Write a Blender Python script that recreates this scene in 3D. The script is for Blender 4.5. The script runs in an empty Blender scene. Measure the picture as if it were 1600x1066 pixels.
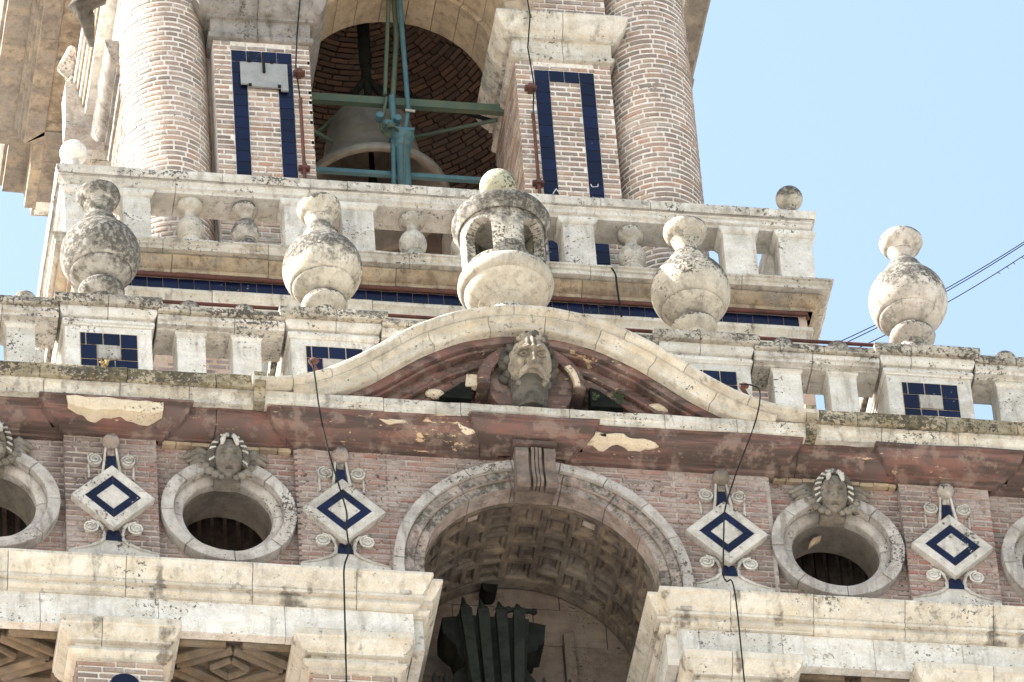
import bpy, bmesh, math, random
from math import sin, cos, pi, radians, sqrt, atan2, hypot, exp
from mathutils import Vector, Matrix, noise
random.seed(11)
S = bpy.context.scene
COL = S.collection
R_ = random.random
U_ = random.uniform

# ------------------------------------------------------------------ camera
TH, PH, RO, F, D = radians(43.5), radians(11.5), 0.078, 13500.0, 93.0
fw = Vector((sin(PH)*cos(TH), cos(PH)*cos(TH), sin(TH)))
r0 = Vector((cos(PH), -sin(PH), 0)); u0 = r0.cross(fw)
RV = r0*cos(RO)-u0*sin(RO); UV = u0*cos(RO)+r0*sin(RO)
dd = (fw*F+RV*45-UV*372).normalized()
CP = -dd*D
cam = bpy.data.cameras.new('camera'); co = bpy.data.objects.new('camera', cam); COL.objects.link(co)
M = Matrix((RV, UV, -fw)).transposed().to_4x4(); M.translation = CP; co.matrix_world = M
cam.sensor_width = 36; cam.lens = F/1600*36; cam.clip_start = 1; cam.clip_end = 20000
S.camera = co

# ------------------------------------------------------------------ sky, sun, exposure
SUN_EL, SUN_AZ = radians(44), radians(277)      # azimuth clockwise from +Y
w = bpy.data.worlds.new('World'); S.world = w; w.use_nodes = True
nt = w.node_tree; bg = nt.nodes['Background']
sky = nt.nodes.new('ShaderNodeTexSky'); sky.sky_type = 'NISHITA'; sky.sun_disc = False
sky.sun_elevation = SUN_EL; sky.sun_rotation = SUN_AZ; sky.air_density = 1.75; sky.dust_density = 3.6; sky.ozone_density = 1.0
nt.links.new(sky.outputs[0], bg.inputs[0]); bg.inputs[1].default_value = 0.072
sl = bpy.data.lights.new('sun', 'SUN'); sl.energy = 4.6; sl.angle = radians(0.53); sl.color = (1, .97, .925)
so = bpy.data.objects.new('sun', sl); COL.objects.link(so)
sd = Vector((sin(SUN_AZ)*cos(SUN_EL), cos(SUN_AZ)*cos(SUN_EL), sin(SUN_EL)))
so.rotation_euler = sd.to_track_quat('Z', 'Y').to_euler(); so.location = (-20, -20, 40)
S.view_settings.view_transform = 'Standard'; S.view_settings.look = 'None'
S.view_settings.exposure = 2.24; S.view_settings.gamma = 1
S.view_settings.use_curve_mapping = False
S.render.engine = 'CYCLES'; S.cycles.max_bounces = 6; S.cycles.diffuse_bounces = 4
S.cycles.use_denoising = True

# ------------------------------------------------------------------ materials
class G:
    def __init__(s, name):
        s.m = bpy.data.materials.new(name); s.m.use_nodes = True
        s.t = s.m.node_tree; s.b = s.t.nodes['Principled BSDF']
    def n(s, typ, **kw):
        x = s.t.nodes.new('ShaderNode'+typ)
        for k, v in kw.items(): setattr(x, k, v)
        return x
    def l(s, a, b): s.t.links.new(a, b)
    def pos(s, sc=(1, 1, 1), rand=True):
        g = s.n('NewGeometry'); mp = s.n('Mapping'); s.l(g.outputs['Position'], mp.inputs['Vector'])
        mp.inputs['Scale'].default_value = sc
        return mp.outputs[0]
    def noise(s, vec, scale, detail=5, rough=.55, dist=0):
        x = s.n('TexNoise'); x.inputs['Scale'].default_value = scale; x.inputs['Detail'].default_value = detail
        x.inputs['Roughness'].default_value = rough; x.inputs['Distortion'].default_value = dist
        s.l(vec, x.inputs['Vector']); return x.outputs['Fac']
    def ramp(s, fac, stops):
        x = s.n('ValToRGB'); e = x.color_ramp.elements
        while len(e) < len(stops): e.new(.5)
        for k, (p, c) in enumerate(stops):
            e[k].position = p; e[k].color = (*c, 1) if isinstance(c, tuple) else (c, c, c, 1)
        s.l(fac, x.inputs[0]); return x.outputs[0]
    def step(s, fac, a, b):
        x = s.n('MapRange'); x.interpolation_type = 'SMOOTHSTEP'
        x.inputs[1].default_value = a; x.inputs[2].default_value = b; s.l(fac, x.inputs[0]); return x.outputs[0]
    def math(s, op, a, b=None):
        x = s.n('Math', operation=op)
        for k, v in enumerate((a, b)):
            if v is None: continue
            if isinstance(v, (int, float)): x.inputs[k].default_value = v
            else: s.l(v, x.inputs[k])
        return x.outputs[0]
    def mix(s, fac, a, b, mode='MIX'):
        x = s.n('Mix', data_type='RGBA', blend_type=mode)
        for sock, v in ((x.inputs[0], fac), (x.inputs[6], a), (x.inputs[7], b)):
            if isinstance(v, (int, float)): sock.default_value = v
            elif isinstance(v, tuple): sock.default_value = (*v, 1)
            else: s.l(v, sock)
        return x.outputs[2]
    def bump(s, h, dist, strength=.6, bevel=.01):
        x = s.n('Bump'); x.inputs['Distance'].default_value = dist; x.inputs['Strength'].default_value = strength
        s.l(h, x.inputs['Height'])
        if bevel:
            bv = s.n('Bevel', samples=4); bv.inputs[0].default_value = bevel; s.l(bv.outputs[0], x.inputs['Normal'])
        s.l(x.outputs[0], s.b.inputs['Normal'])
    def rnd(s):
        oi = s.n('ObjectInfo'); g = s.n('NewGeometry')
        v = s.math('ADD', s.math('MULTIPLY', oi.outputs['Random'], 7.31), g.outputs['Random Per Island'])
        return s.math('FRACT', v)
    def up(s):
        g = s.n('NewGeometry'); x = s.n('SeparateXYZ'); s.l(g.outputs['Normal'], x.inputs[0]); return x.outputs[2]
    def out(s, col, rough=.9, spec=.2):
        s.l(col, s.b.inputs['Base Color']); s.b.inputs['Roughness'].default_value = rough
        s.b.inputs['Specular IOR Level'].default_value = spec
        return s.m

def stone(name, light, mid, stain_amt=.5, lichen=.35, warm=.35, bump=.012, dark=(.10, .085, .065), seed=0, bevel=.012, upli=.1, var=.16, drip=.0, soot=.0, olive=(.15, .14, .115)):
    g = G(name)
    p = g.pos(); vs = g.pos((5, 5, .9)); hs = g.pos((1.2, 1.2, 4))
    big = g.noise(p, .9+seed*.13, 4); mid_n = g.noise(p, 5.3, 8, .65); fine = g.noise(p, 55, 3, .7)
    col = g.mix(g.step(mid_n, .38, .66), light, mid)
    col = g.mix(g.math('MULTIPLY', g.step(g.noise(hs, 2.3, 6, .6), .45, .65), warm*.8), col, (.50, .39, .25))
    # grey rain streaks
    st = g.math('MULTIPLY', g.step(g.noise(vs, 1.7+seed*.07, 7, .65), .50, .68), stain_amt)
    col = g.mix(st, col, dark)
    st2 = g.math('MULTIPLY', g.math('MULTIPLY', g.step(big, .46, .62), g.step(g.noise(p, 9, 8, .75), .35, .6)), stain_amt*.95)
    col = g.mix(st2, col, (.22, .205, .185))
    if drip:
        ds = g.pos((4.2, 4.2, .22)); d1 = g.step(g.noise(ds, 1.0, 3, .5), .60, .68)
        d2 = g.step(g.noise(p, 6, 7, .7), .36, .6)
        col = g.mix(g.math('MULTIPLY', g.math('MULTIPLY', d1, d2), drip), col, (.075, .06, .048))
    # lichen spots, denser on faces turned to the sky
    m = g.math('ADD', g.noise(p, 2.1, 3), g.math('MULTIPLY', g.up(), upli))
    sp = g.math('ADD', g.noise(p, 26, 6, .72), g.math('MULTIPLY', m, .55))
    lk = g.step(sp, .93-.30*lichen, .975-.30*lichen)
    col = g.mix(g.math('MULTIPLY', lk, .9), col, (.055, .047, .038))
    sp2 = g.step(g.math('ADD', g.noise(p, 13, 5, .6), g.math('MULTIPLY', g.noise(p, 1.4, 2), .5)), .93-.22*lichen, 1.0-.22*lichen)
    col = g.mix(g.math('MULTIPLY', sp2, .55), col, olive)
    if soot:
        sm = g.math('ADD', g.math('MULTIPLY', g.noise(p, 3.3, 7, .7), 1.3), g.math('MULTIPLY', g.up(), .42))
        col = g.mix(g.math('MULTIPLY', g.step(sm, .93-.52*soot, 1.13-.52*soot), .9), col, g.mix(g.step(g.noise(p, 19, 6, .7), .45, .62), (.075, .068, .058), (.26, .245, .215)))
    # fine grain and block to block change
    col = g.mix(1.0, col, g.ramp(fine, [(.2, .78), (.75, 1.12)]), 'MULTIPLY')
    col = g.mix(1.0, col, g.ramp(g.rnd(), [(0, 1-var), (1, 1+var*.35)]), 'MULTIPLY')
    h = g.math('ADD', g.math('MULTIPLY', fine, .35), g.math('MULTIPLY', g.noise(p, 17, 6, .7), .65))
    g.bump(h, bump, .75, bevel)
    return g.out(col, .92, .15)

M_stone = stone('weathered_limestone', (.60, .57, .51), (.45, .41, .345), lichen=.2, stain_amt=.5, drip=.6)
M_band = stone('streaked_brown_limestone', (.36, .295, .22), (.22, .165, .115), lichen=.18, stain_amt=.65, warm=.5, drip=.7, dark=(.12, .09, .065), seed=3)
M_cap = stone('grey_blotched_coping', (.54, .50, .43), (.36, .325, .265), stain_amt=.55, lichen=.5, warm=.12, bump=.018, seed=4, bevel=.018, soot=.55)
M_key = stone('dark_keystone', (.17, .135, .115), (.11, .085, .075), stain_amt=.4, lichen=.15, warm=.2, dark=(.07, .05, .045), seed=4)
M_clean = stone('pale_limestone', (.69, .67, .63), (.58, .55, .495), stain_amt=.34, lichen=.12, warm=.25, seed=2)
M_entab = stone('cream_limestone', (.64, .60, .525), (.54, .485, .40), stain_amt=.32, lichen=.08, warm=.35, seed=5, drip=.75)
M_slab = stone('lichened_coping', (.34, .30, .22), (.21, .18, .12), olive=(.17, .145, .075), stain_amt=.5, lichen=.62, warm=.25, bump=.02, seed=3, bevel=.02)
M_rail = stone('coping_stone', (.67, .645, .60), (.53, .50, .45), stain_amt=.45, lichen=.3, warm=.25, bump=.016, seed=4, bevel=.016)
M_hood = stone('hood_limestone', (.60, .555, .475), (.50, .45, .365), stain_amt=.35, lichen=.12, warm=.45, seed=6, bevel=.015)
M_urnA = stone('sooty_urn_stone', (.50, .475, .43), (.33, .31, .275), stain_amt=.7, lichen=.6, warm=.05, seed=7, upli=.6, soot=1.2, dark=(.085, .075, .065))
M_urnB = stone('grey_spotted_urn_stone', (.60, .56, .48), (.44, .40, .33), stain_amt=.45, lichen=.45, warm=.05, seed=8, upli=.6, soot=.75)
M_urnC = stone('pale_urn_stone', (.60, .55, .46), (.44, .40, .33), stain_amt=.42, lichen=.35, warm=.05, seed=9, upli=.4, soot=.45)
M_urnD = stone('brown_tinged_urn_stone', (.55, .505, .45), (.38, .34, .295), stain_amt=.55, lichen=.35, warm=.05, seed=1, upli=.4, soot=.6)
M_grey = stone('grey_ring_stone', (.47, .44, .41), (.34, .305, .28), stain_amt=.5, lichen=.15, warm=.05, seed=2, bevel=.02)
M_arch = stone('arch_ring_stone', (.38, .32, .285), (.26, .20, .18), stain_amt=.6, lichen=.15, warm=.15, dark=(.13, .085, .08), seed=3, bevel=.02, drip=.4, soot=.75)
M_mask = stone('mask_stone', (.22, .195, .165), (.13, .112, .095), stain_amt=.5, lichen=.3, warm=.1, seed=5, bevel=0)
M_face = stone('big_mask_stone', (.34, .295, .235), (.20, .17, .135), stain_amt=.45, lichen=.22, warm=.2, seed=4, bevel=0, bump=.02, dark=(.10, .09, .075))
M_hair = stone('dark_carved_hair', (.10, .093, .08), (.045, .04, .036), stain_amt=.5, lichen=.1, warm=.1, seed=4, bevel=0, bump=.02)
M_volute = stone('volute_stone', (.54, .515, .475), (.41, .385, .35), stain_amt=.4, lichen=.15, warm=.1, seed=1)
M_orange = stone('ochre_limestone', (.44, .345, .24), (.33, .25, .17), stain_amt=.4, lichen=.05, warm=.5, seed=3)
M_eave = stone('stained_shade_toned_eave', (.23, .195, .16), (.155, .13, .108), stain_amt=.6, lichen=.1, warm=.35, seed=6)  # real stains, plus base colour darkened to stand for shade under the cornice
M_greycap = stone('grey_capital_stone', (.27, .25, .235), (.17, .155, .145), stain_amt=.75, lichen=.15, warm=.15, seed=6)
M_paintwall = stone('faded_painted_plaster', (.50, .43, .385), (.40, .34, .305), stain_amt=.3, lichen=.0, warm=.2, seed=6)
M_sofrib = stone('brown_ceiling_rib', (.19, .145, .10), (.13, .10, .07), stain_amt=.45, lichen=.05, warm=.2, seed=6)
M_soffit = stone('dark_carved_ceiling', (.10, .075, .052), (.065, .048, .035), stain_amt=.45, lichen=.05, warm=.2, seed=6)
M_pinkwall = stone('pink_plaster', (.62, .47, .38), (.52, .37, .28), stain_amt=.15, lichen=.0, warm=.25, seed=6)
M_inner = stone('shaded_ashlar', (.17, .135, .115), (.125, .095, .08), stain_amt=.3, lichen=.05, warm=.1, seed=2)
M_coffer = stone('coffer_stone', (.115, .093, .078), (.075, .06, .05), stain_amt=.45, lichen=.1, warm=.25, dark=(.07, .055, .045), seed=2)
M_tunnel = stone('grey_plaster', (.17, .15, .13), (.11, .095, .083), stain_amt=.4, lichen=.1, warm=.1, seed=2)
M_mortarU = stone('pale_mortar', (.74, .70, .65), (.64, .58, .52), stain_amt=.2, lichen=.08, warm=.1, seed=3, bevel=0, var=.02)
M_mortarL = stone('dirty_mortar', (.43, .37, .335), (.30, .245, .215), stain_amt=.5, lichen=.2, warm=.1, seed=3, bevel=0, var=.02)
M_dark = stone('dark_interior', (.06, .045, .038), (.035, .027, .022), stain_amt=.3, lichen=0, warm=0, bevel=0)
M_cream = stone('bare_plaster', (.66, .56, .42), (.60, .50, .36), stain_amt=.12, lichen=.1, warm=.3, seed=3, bump=.03, bevel=.01)

def brick_mat(name, cols, dirt, wash, washcol=(.62, .56, .50), smear=0):
    g = G(name); p = g.pos(); r = g.rnd()
    k = len(cols); col = g.ramp(r, [(i/(k-1)*.98, c) for i, c in enumerate(cols)])
    col = g.mix(g.math('MULTIPLY', g.step(g.noise(p, 1.1, 5, .6), .44, .66), dirt), col, (.13, .105, .095))
    col = g.mix(g.math('MULTIPLY', g.step(g.noise(p, 2.3, 7, .7), .48, .62), wash), col, washcol)
    if smear:
        col = g.mix(g.math('MULTIPLY', g.step(g.noise(g.pos((1, 1, 7)), 3.1, 7, .7), .46, .6), smear), col, washcol)
        col = g.mix(g.math('MULTIPLY', g.step(g.noise(p, .55, 4, .6), .5, .62), .5), col, (.10, .085, .08))
    col = g.mix(g.math('MULTIPLY', g.step(g.noise(p, 30, 5, .75), .55, .66), .55), col, (.10, .075, .062))
    col = g.mix(1.0, col, g.ramp(g.noise(p, 70, 3, .7), [(.25, .75), (.7, 1.15)]), 'MULTIPLY')
    g.bump(g.noise(p, 45, 5, .7), .008, .7, .006)
    return g.out(col, .93, .12)
M_brickU = brick_mat('pale_old_brick', [(.36, .28, .23), (.40, .305, .245), (.26, .215, .19), (.37, .27, .215), (.21, .18, .16), (.43, .34, .28), (.39, .25, .185), (.30, .24, .205), (.24, .20, .175)], .55, .3, (.58, .53, .48))
M_brickL = brick_mat('purple_red_brick', [(.25, .165, .145), (.30, .175, .15), (.20, .155, .145), (.33, .215, .18), (.25, .20, .18), (.29, .145, .12), (.22, .18, .165)], .5, .8, (.37, .32, .295), .6)
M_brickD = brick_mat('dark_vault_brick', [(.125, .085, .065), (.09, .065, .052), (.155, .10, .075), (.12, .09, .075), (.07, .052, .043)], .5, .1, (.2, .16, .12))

def red_paint():
    g = G('peeling_red_paint'); p = g.pos(); h = g.pos((.9, 1, 3.2))
    col = g.mix(g.step(g.noise(p, 2.2, 7, .65), .4, .62), (.175, .088, .072), (.115, .078, .069))
    col = g.mix(g.math('MULTIPLY', g.step(g.noise(g.pos((.35, 1, 5)), 1.9, 7, .65), .46, .58), .85), col, (.06, .043, .036))
    col = g.mix(g.math('MULTIPLY', g.step(g.noise(p, 3.7, 6, .7), .50, .62), .6), col, (.24, .175, .145))
    pk = g.step(g.math('ADD', g.noise(h, 5.5, 9, .72), g.math('MULTIPLY', g.noise(p, .8, 2), .4)), .825, .85)
    col = g.mix(pk, col, (.50, .37, .23))
    pk2 = g.step(g.noise(p, 24, 6, .75), .69, .72)
    col = g.mix(pk2, col, (.58, .46, .34))
    hgt = g.math('SUBTRACT', g.noise(p, 20, 6, .7), g.math('MULTIPLY', pk, .6))
    g.bump(hgt, .012, .7, .014)
    return g.out(col, .8, .3)
M_red = red_paint()

def tile_mat():
    g = G('cobalt_glaze'); p = g.pos(); r = g.rnd()
    col = g.ramp(r, [(0, (.0024, .004, .016)), (.5, (.003, .0052, .023)), (1, (.005, .008, .034))])
    col = g.mix(g.math('MULTIPLY', g.step(g.noise(p, 9, 6, .7), .56, .72), .3), col, (.02, .023, .034))
    chip = g.step(g.math('ADD', g.noise(p, 22, 7, .75), g.math('MULTIPLY', g.noise(p, 1.7, 2), .35)), .86, .88)
    col = g.mix(chip, col, (.38, .33, .28))
    g.bump(g.noise(p, 14, 4), .003, .5, .006)
    m = g.out(col, .3, .28)
    g.l(g.ramp(chip, [(0, .26), (1, .9)]), g.b.inputs['Roughness']); return m
M_tile = tile_mat()

def metal(name, a, b, c=None, rough=.6, metallic=.0, t=.5, spec=.3):
    g = G(name); p = g.pos()
    col = g.mix(g.step(g.noise(p, 6, 6, .7), .42, .62), a, b)
    if c: col = g.mix(g.step(g.noise(p, 19, 6, .75), t, t+.08), col, c)
    g.bump(g.noise(p, 40, 4, .7), .004, .5, 0)
    g.b.inputs['Metallic'].default_value = metallic
    return g.out(col, rough, spec)
M_iron = metal('rusty_red_iron', (.11, .045, .035), (.065, .032, .027), (.20, .11, .08), .8, 0, .6)
M_green = metal('green_painted_iron', (.055, .085, .062), (.075, .095, .058), (.14, .08, .05), .6, 0, .64)
M_blue = metal('blue_green_iron', (.045, .105, .125), (.06, .125, .14), (.15, .085, .055), .55, 0, .66)
M_black = metal('dark_iron_and_shade', (.009, .010, .009), (.015, .016, .014), None, .8, spec=.06)
M_bell = metal('old_bronze', (.17, .16, .135), (.13, .122, .105), (.21, .20, .165), .55, .2, .62)
M_yoke = metal('dark_green_timber', (.019, .021, .0175), (.012, .0135, .011), (.04, .037, .028), .85, 0, .62, .06)
M_cable = metal('grey_cable', (.014, .016, .015), (.022, .024, .022), None, .8, spec=.08)
M_steel = metal('stainless_plate', (.30, .30, .285), (.25, .25, .24), None, .45, .15)
M_weed = metal('weed_green', (.04, .055, .028), (.06, .075, .035), None, .8)
M_dry = metal('dry_weed', (.26, .19, .07), (.33, .24, .10), None, .8)
M_paintline = metal('faded_blue_paint', (.20, .24, .28), (.28, .30, .31), None, .8)
M_white = metal('white_scratch', (.6, .6, .62), (.45, .46, .5), None, .8)
def pave():
    g = G('pale_plaza_paving'); p = g.pos()
    col = g.mix(g.step(g.noise(p, .3, 6), .4, .6), (.36, .34, .31), (.31, .295, .27))
    return g.out(col, .9, .2)
M_ground = pave()

# ------------------------------------------------------------------ helpers
W = {}
def thing(name, label, cat, loc=(0, 0, 0), group=None):
    o = bpy.data.objects.new(name, None); COL.objects.link(o); o.location = loc; o.empty_display_size = .2
    o['label'] = label; o['category'] = cat
    if group: o['group'] = group
    W[o] = Vector(loc); return o
def tag(o, label, cat, group=None):
    o['label'] = label; o['category'] = cat
    if group: o['group'] = group
    return o
def link(name, me, parent=None, mat=None, smooth=False, loc=None):
    o = bpy.data.objects.new(name, me); COL.objects.link(o)
    if parent is not None:
        o.parent = parent; W[o] = W[parent]; 
    else: W[o] = Vector((0, 0, 0))
    if loc is not None:
        o.location = Vector(loc)-W[parent] if parent is not None else loc
    if mat and not me.materials: me.materials.append(mat)
    return o
def mesh(name, vs, fs, mat, parent=None, smooth=None, loc=None):
    off = W[parent] if (parent is not None and loc is None) else Vector((0, 0, 0))
    me = bpy.data.meshes.new(name); me.from_pydata([Vector(v)-off for v in vs], [], fs); me.update()
    bm = bmesh.new(); bm.from_mesh(me); bmesh.ops.recalc_face_normals(bm, faces=bm.faces); bm.to_mesh(me); bm.free()
    if smooth is not None:
        me.shade_smooth(); me.set_sharp_from_angle(angle=radians(smooth))
    return link(name, me, parent, mat, loc=loc)
def jit(v, a=.01, s=3.0):
    n = noise.noise_vector(Vector(v)*s); return (v[0]+n.x*a, v[1]+n.y*a, v[2]+n.z*a)
class MB:
    def __init__(s): s.v = []; s.f = []
    def add(s, vs, fs):
        k = len(s.v); s.v += [tuple(v) for v in vs]; s.f += [tuple(i+k for i in f) for f in fs]; return s
    def box(s, x0, x1, y0, y1, z0, z1):
        return s.add([(x0, y0, z0), (x1, y0, z0), (x1, y1, z0), (x0, y1, z0), (x0, y0, z1), (x1, y0, z1), (x1, y1, z1), (x0, y1, z1)],
                     [(0, 3, 2, 1), (4, 5, 6, 7), (0, 1, 5, 4), (1, 2, 6, 5), (2, 3, 7, 6), (3, 0, 4, 7)])
    def tube(s, pts, r, n=8, caps=True):
        pts = [Vector(p) for p in pts]; k = len(s.v); rr = r if isinstance(r, (list, tuple)) else [r]*len(pts)
        for i, p in enumerate(pts):
            t = (pts[min(i+1, len(pts)-1)]-pts[max(i-1, 0)]).normalized()
            a = t.orthogonal().normalized() if abs(t.z) > .95 else t.cross(Vector((0, 0, 1))).normalized()
            if abs(t.z) > .95: a = (Vector((1, 0, 0))-t*t.x).normalized()
            b = t.cross(a)
            for j in range(n):
                q = p+(a*cos(2*pi*j/n)+b*sin(2*pi*j/n))*rr[i]; s.v.append(tuple(q))
        for i in range(len(pts)-1):
            for j in range(n):
                s.f.append((k+i*n+j, k+i*n+(j+1) % n, k+(i+1)*n+(j+1) % n, k+(i+1)*n+j))
        if caps:
            s.f.append(tuple(k+j for j in range(n))); s.f.append(tuple(k+(len(pts)-1)*n+j for j in range(n)))
        return s
    def prism(s, pts, y0, y1):          # polygon in XZ pushed along Y
        n = len(pts); s.add([(x, y0, z) for x, z in pts]+[(x, y1, z) for x, z in pts],
                            [tuple(range(n)), tuple(range(2*n-1, n-1, -1))]+[(i, (i+1) % n, n+(i+1) % n, n+i) for i in range(n)]); return s
    def lathe(s, prof, c, n=32, a0=0, a1=2*pi, caps=True):
        full = abs(a1-a0-2*pi) < 1e-6; k = len(s.v); m = n if full else n+1
        for r, z in prof:
            for j in range(m):
                a = a0+(a1-a0)*j/n; s.v.append((c[0]+r*cos(a), c[1]+r*sin(a), c[2]+z))
        for i in range(len(prof)-1):
            for j in range(n):
                j2 = (j+1) % m; s.f.append((k+i*m+j, k+i*m+j2, k+(i+1)*m+j2, k+(i+1)*m+j))
        if full and caps:
            if prof[0][0] > 1e-4: s.f.append(tuple(k+j for j in range(m))[::-1])
            if prof[-1][0] > 1e-4: s.f.append(tuple(k+(len(prof)-1)*m+j for j in range(m)))
        return s
    def ball(s, c, r, n=10, sq=(1, 1, 1), wob=0):
        k = len(s.v); m = n*2
        s.v.append((c[0], c[1], c[2]+r*sq[2]))
        for i in range(1, n):
            t = pi*i/n
            for j in range(m):
                a = 2*pi*j/m; p = Vector((sin(t)*cos(a)*sq[0], sin(t)*sin(a)*sq[1], cos(t)*sq[2]))*r
                if wob: p *= 1+wob*noise.noise(Vector(c)*3+p*(2.2/r))
                s.v.append((c[0]+p.x, c[1]+p.y, c[2]+p.z))
        s.v.append((c[0], c[1], c[2]-r*sq[2])); e = len(s.v)-1
        for j in range(m):
            s.f.append((k, k+1+j, k+1+(j+1) % m)); s.f.append((e, k+1+(n-2)*m+(j+1) % m, k+1+(n-2)*m+j))
        for i in range(n-2):
            for j in range(m):
                a = k+1+i*m; s.f.append((a+j, a+m+j, a+m+(j+1) % m, a+(j+1) % m))
        return s
    def build(s, name, mat, parent=None, smooth=None, wob=0, ws=3.0):
        if wob: s.v = [jit(v, wob, ws) for v in s.v]
        return mesh(name, s.v, s.f, mat, parent, smooth)
def box(name, x0, x1, y0, y1, z0, z1, mat, parent=None, wob=0): return MB().box(x0, x1, y0, y1, z0, z1).build(name, mat, parent, wob=wob)

def sweep(name, prof, path, mat, parent, joints=(), gap=.006, sub=.16, wob=.004, closed=False, smooth=38, rag=0):
    """profile (outward p, z) carried along a plan path (travel direction: outward is to its right), cut into blocks at joints"""
    P = [Vector((x, y)) for x, y in path]
    if closed: P.append(P[0])
    L = [0]
    for i in range(len(P)-1): L.append(L[-1]+(P[i+1]-P[i]).length)
    def seg(i):
        d = (P[i+1]-P[i]).normalized(); return d, Vector((d.y, -d.x))
    def at(s_):
        for i in range(len(P)-1):
            if s_ <= L[i+1]+1e-9 or i == len(P)-2:
                d, n = seg(i); return P[i]+d*(s_-L[i]), n
    out = []
    js = sorted([j for j in joints if 0 < j < L[-1]])
    bounds = [0]+js+[L[-1]]
    for bi in range(len(bounds)-1):
        a = bounds[bi]+(gap/2 if bi or closed else 0); b = bounds[bi+1]-(gap/2 if bi < len(bounds)-2 or closed else 0)
        cs = [i for i in range(1, len(P)-1) if a < L[i] < b]
        marks = [a]+[L[i] for i in cs]+[b]; st = []
        for q in range(len(marks)-1):
            n = max(1, int((marks[q+1]-marks[q])/sub))
            st += [marks[q]+(marks[q+1]-marks[q])*k/n for k in range(n)]
        st.append(b); vs = []; fs = []; m = len(prof)
        jo = (U_(-1, 1)*.004, U_(-1, 1)*.003) if len(bounds) > 2 else (0, 0)
        for s_ in st:
            c = [i for i in cs if abs(L[i]-s_) < 1e-9]
            if c:
                i = c[0]; n1 = seg(i-1)[1]; n2 = seg(i)[1]; nn = (n1+n2)/(1+n1.dot(n2)); p0 = P[i]
            else: p0, nn = at(s_)
            for pi_, (p, z) in enumerate(prof):
                v = (p0.x+nn.x*(p+jo[0]), p0.y+nn.y*(p+jo[0]), z+jo[1])
                if wob: v = jit(v, wob, 4)
                if rag: v = jit(v, rag*(1 if p > .1 else 0), 11)
                vs.append(v)
        for k in range(len(st)-1):
            for j in range(m):
                fs.append((k*m+j, k*m+(j+1) % m, (k+1)*m+(j+1) % m, (k+1)*m+j))
        fs.append(tuple(range(m))); fs.append(tuple((len(st)-1)*m+j for j in range(m))[::-1])
        out.append(mesh(name, vs, fs, mat, parent, smooth))
    return out
def joints(L, step, j=.25): 
    r = []; x = step*U_(.5, 1)
    while x < L-.25: r.append(x); x += step*U_(1-j, 1+j)
    return r

# unit brick meshes (1 x depth x 1), front face at y=0 facing -Y
def unit_brick(k):
    rr = random.Random(k); q = lambda a: rr.uniform(-a, a)
    c = .035
    f = [(c+q(.02), 0, .13+q(.07)), (1-c+q(.02), 0, .13+q(.07)), (1-c+q(.02), 0, .87+q(.07)), (c+q(.02), 0, .87+q(.07))]
    m = [(q(.01), .22, q(.03)), (1+q(.01), .22, q(.03)), (1+q(.01), .22, 1+q(.03)), (q(.01), .22, 1+q(.03))]
    b = [(0, 1, 0), (1, 1, 0), (1, 1, 1), (0, 1, 1)]
    v = f+m+b; fs = [(0, 1, 2, 3)]
    for i in range(4):
        j = (i+1) % 4; fs.append((i, 4+i, 4+j, j)); fs.append((4+i, 8+i, 8+j, 4+j))
    me = bpy.data.meshes.new('brick'); me.from_pydata(v, [], fs)
    bm = bmesh.new(); bm.from_mesh(me); bmesh.ops.recalc_face_normals(bm, faces=bm.faces)
    if sum(f.normal.y for f in bm.faces if abs(f.normal.y) > .9) > 0: bmesh.ops.reverse_faces(bm, faces=bm.faces)
    bm.to_mesh(me); bm.free(); return me
UB = {}
def ubrick(mat):
    if mat.name not in UB:
        UB[mat.name] = []
        for k in range(6):
            me = unit_brick(k); me.materials.append(mat); UB[mat.name].append(me)
    return random.choice(UB[mat.name])
def bricks(parent, x0, x1, z0, z1, y, mat, course=.088, h=.058, L=.235, gap=.022, skip=None, proud=.014, frame=None, stuff=False, keep=None, longp=.0):
    """courses of bricks on the plane y (facing -Y) or, with frame=(origin, xdir, ndir), on any vertical plane"""
    n = 0; mb = MB(); zc = z0; row = 0
    O, X, N = frame or (Vector((0, y, 0)), Vector((1, 0, 0)), Vector((0, -1, 0)))
    while zc+h < z1+.01:
        x = x0-(L*.5 if row % 2 else 0)-U_(0, .03); row += 1
        while x < x1:
            l = L*U_(.92, 1.08)*(1.8 if R_() < longp else 1)
            a = max(x, x0); b = min(x+l-gap, x1); x += l
            if b-a < .03: continue
            cx, cz = (a+b)/2, zc+h/2
            if skip and skip(cx, cz): continue
            pr = proud+U_(-.004, .004); p = O+X*a+N*pr; p.z = zc+U_(-.003, .003)
            if stuff or (keep and not keep(cx, cz)):
                q = [p, p+X*(b-a)]; e = q[0]-N*.04; g = q[1]-N*.04; hz = Vector((0, 0, h))
                mb.add([q[0], q[1], q[1]+hz, q[0]+hz, e, g, g+hz, e+hz], [(0, 1, 2, 3), (0, 4, 5, 1), (1, 5, 6, 2), (2, 6, 7, 3), (3, 7, 4, 0)])
            else:
                o = link('brick', ubrick(mat), parent); o.location = p-W[parent]; o.scale = (b-a, .045, h*U_(.92, 1.06))
                o.rotation_euler = (U_(-.02, .02), U_(-.006, .006), atan2(X.y, X.x)+U_(-.006, .006)); n += 1
        zc += course
    if mb.v:
        o = mb.build('brick_courses', mat, parent); o['kind'] = 'stuff'
    return n
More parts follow.
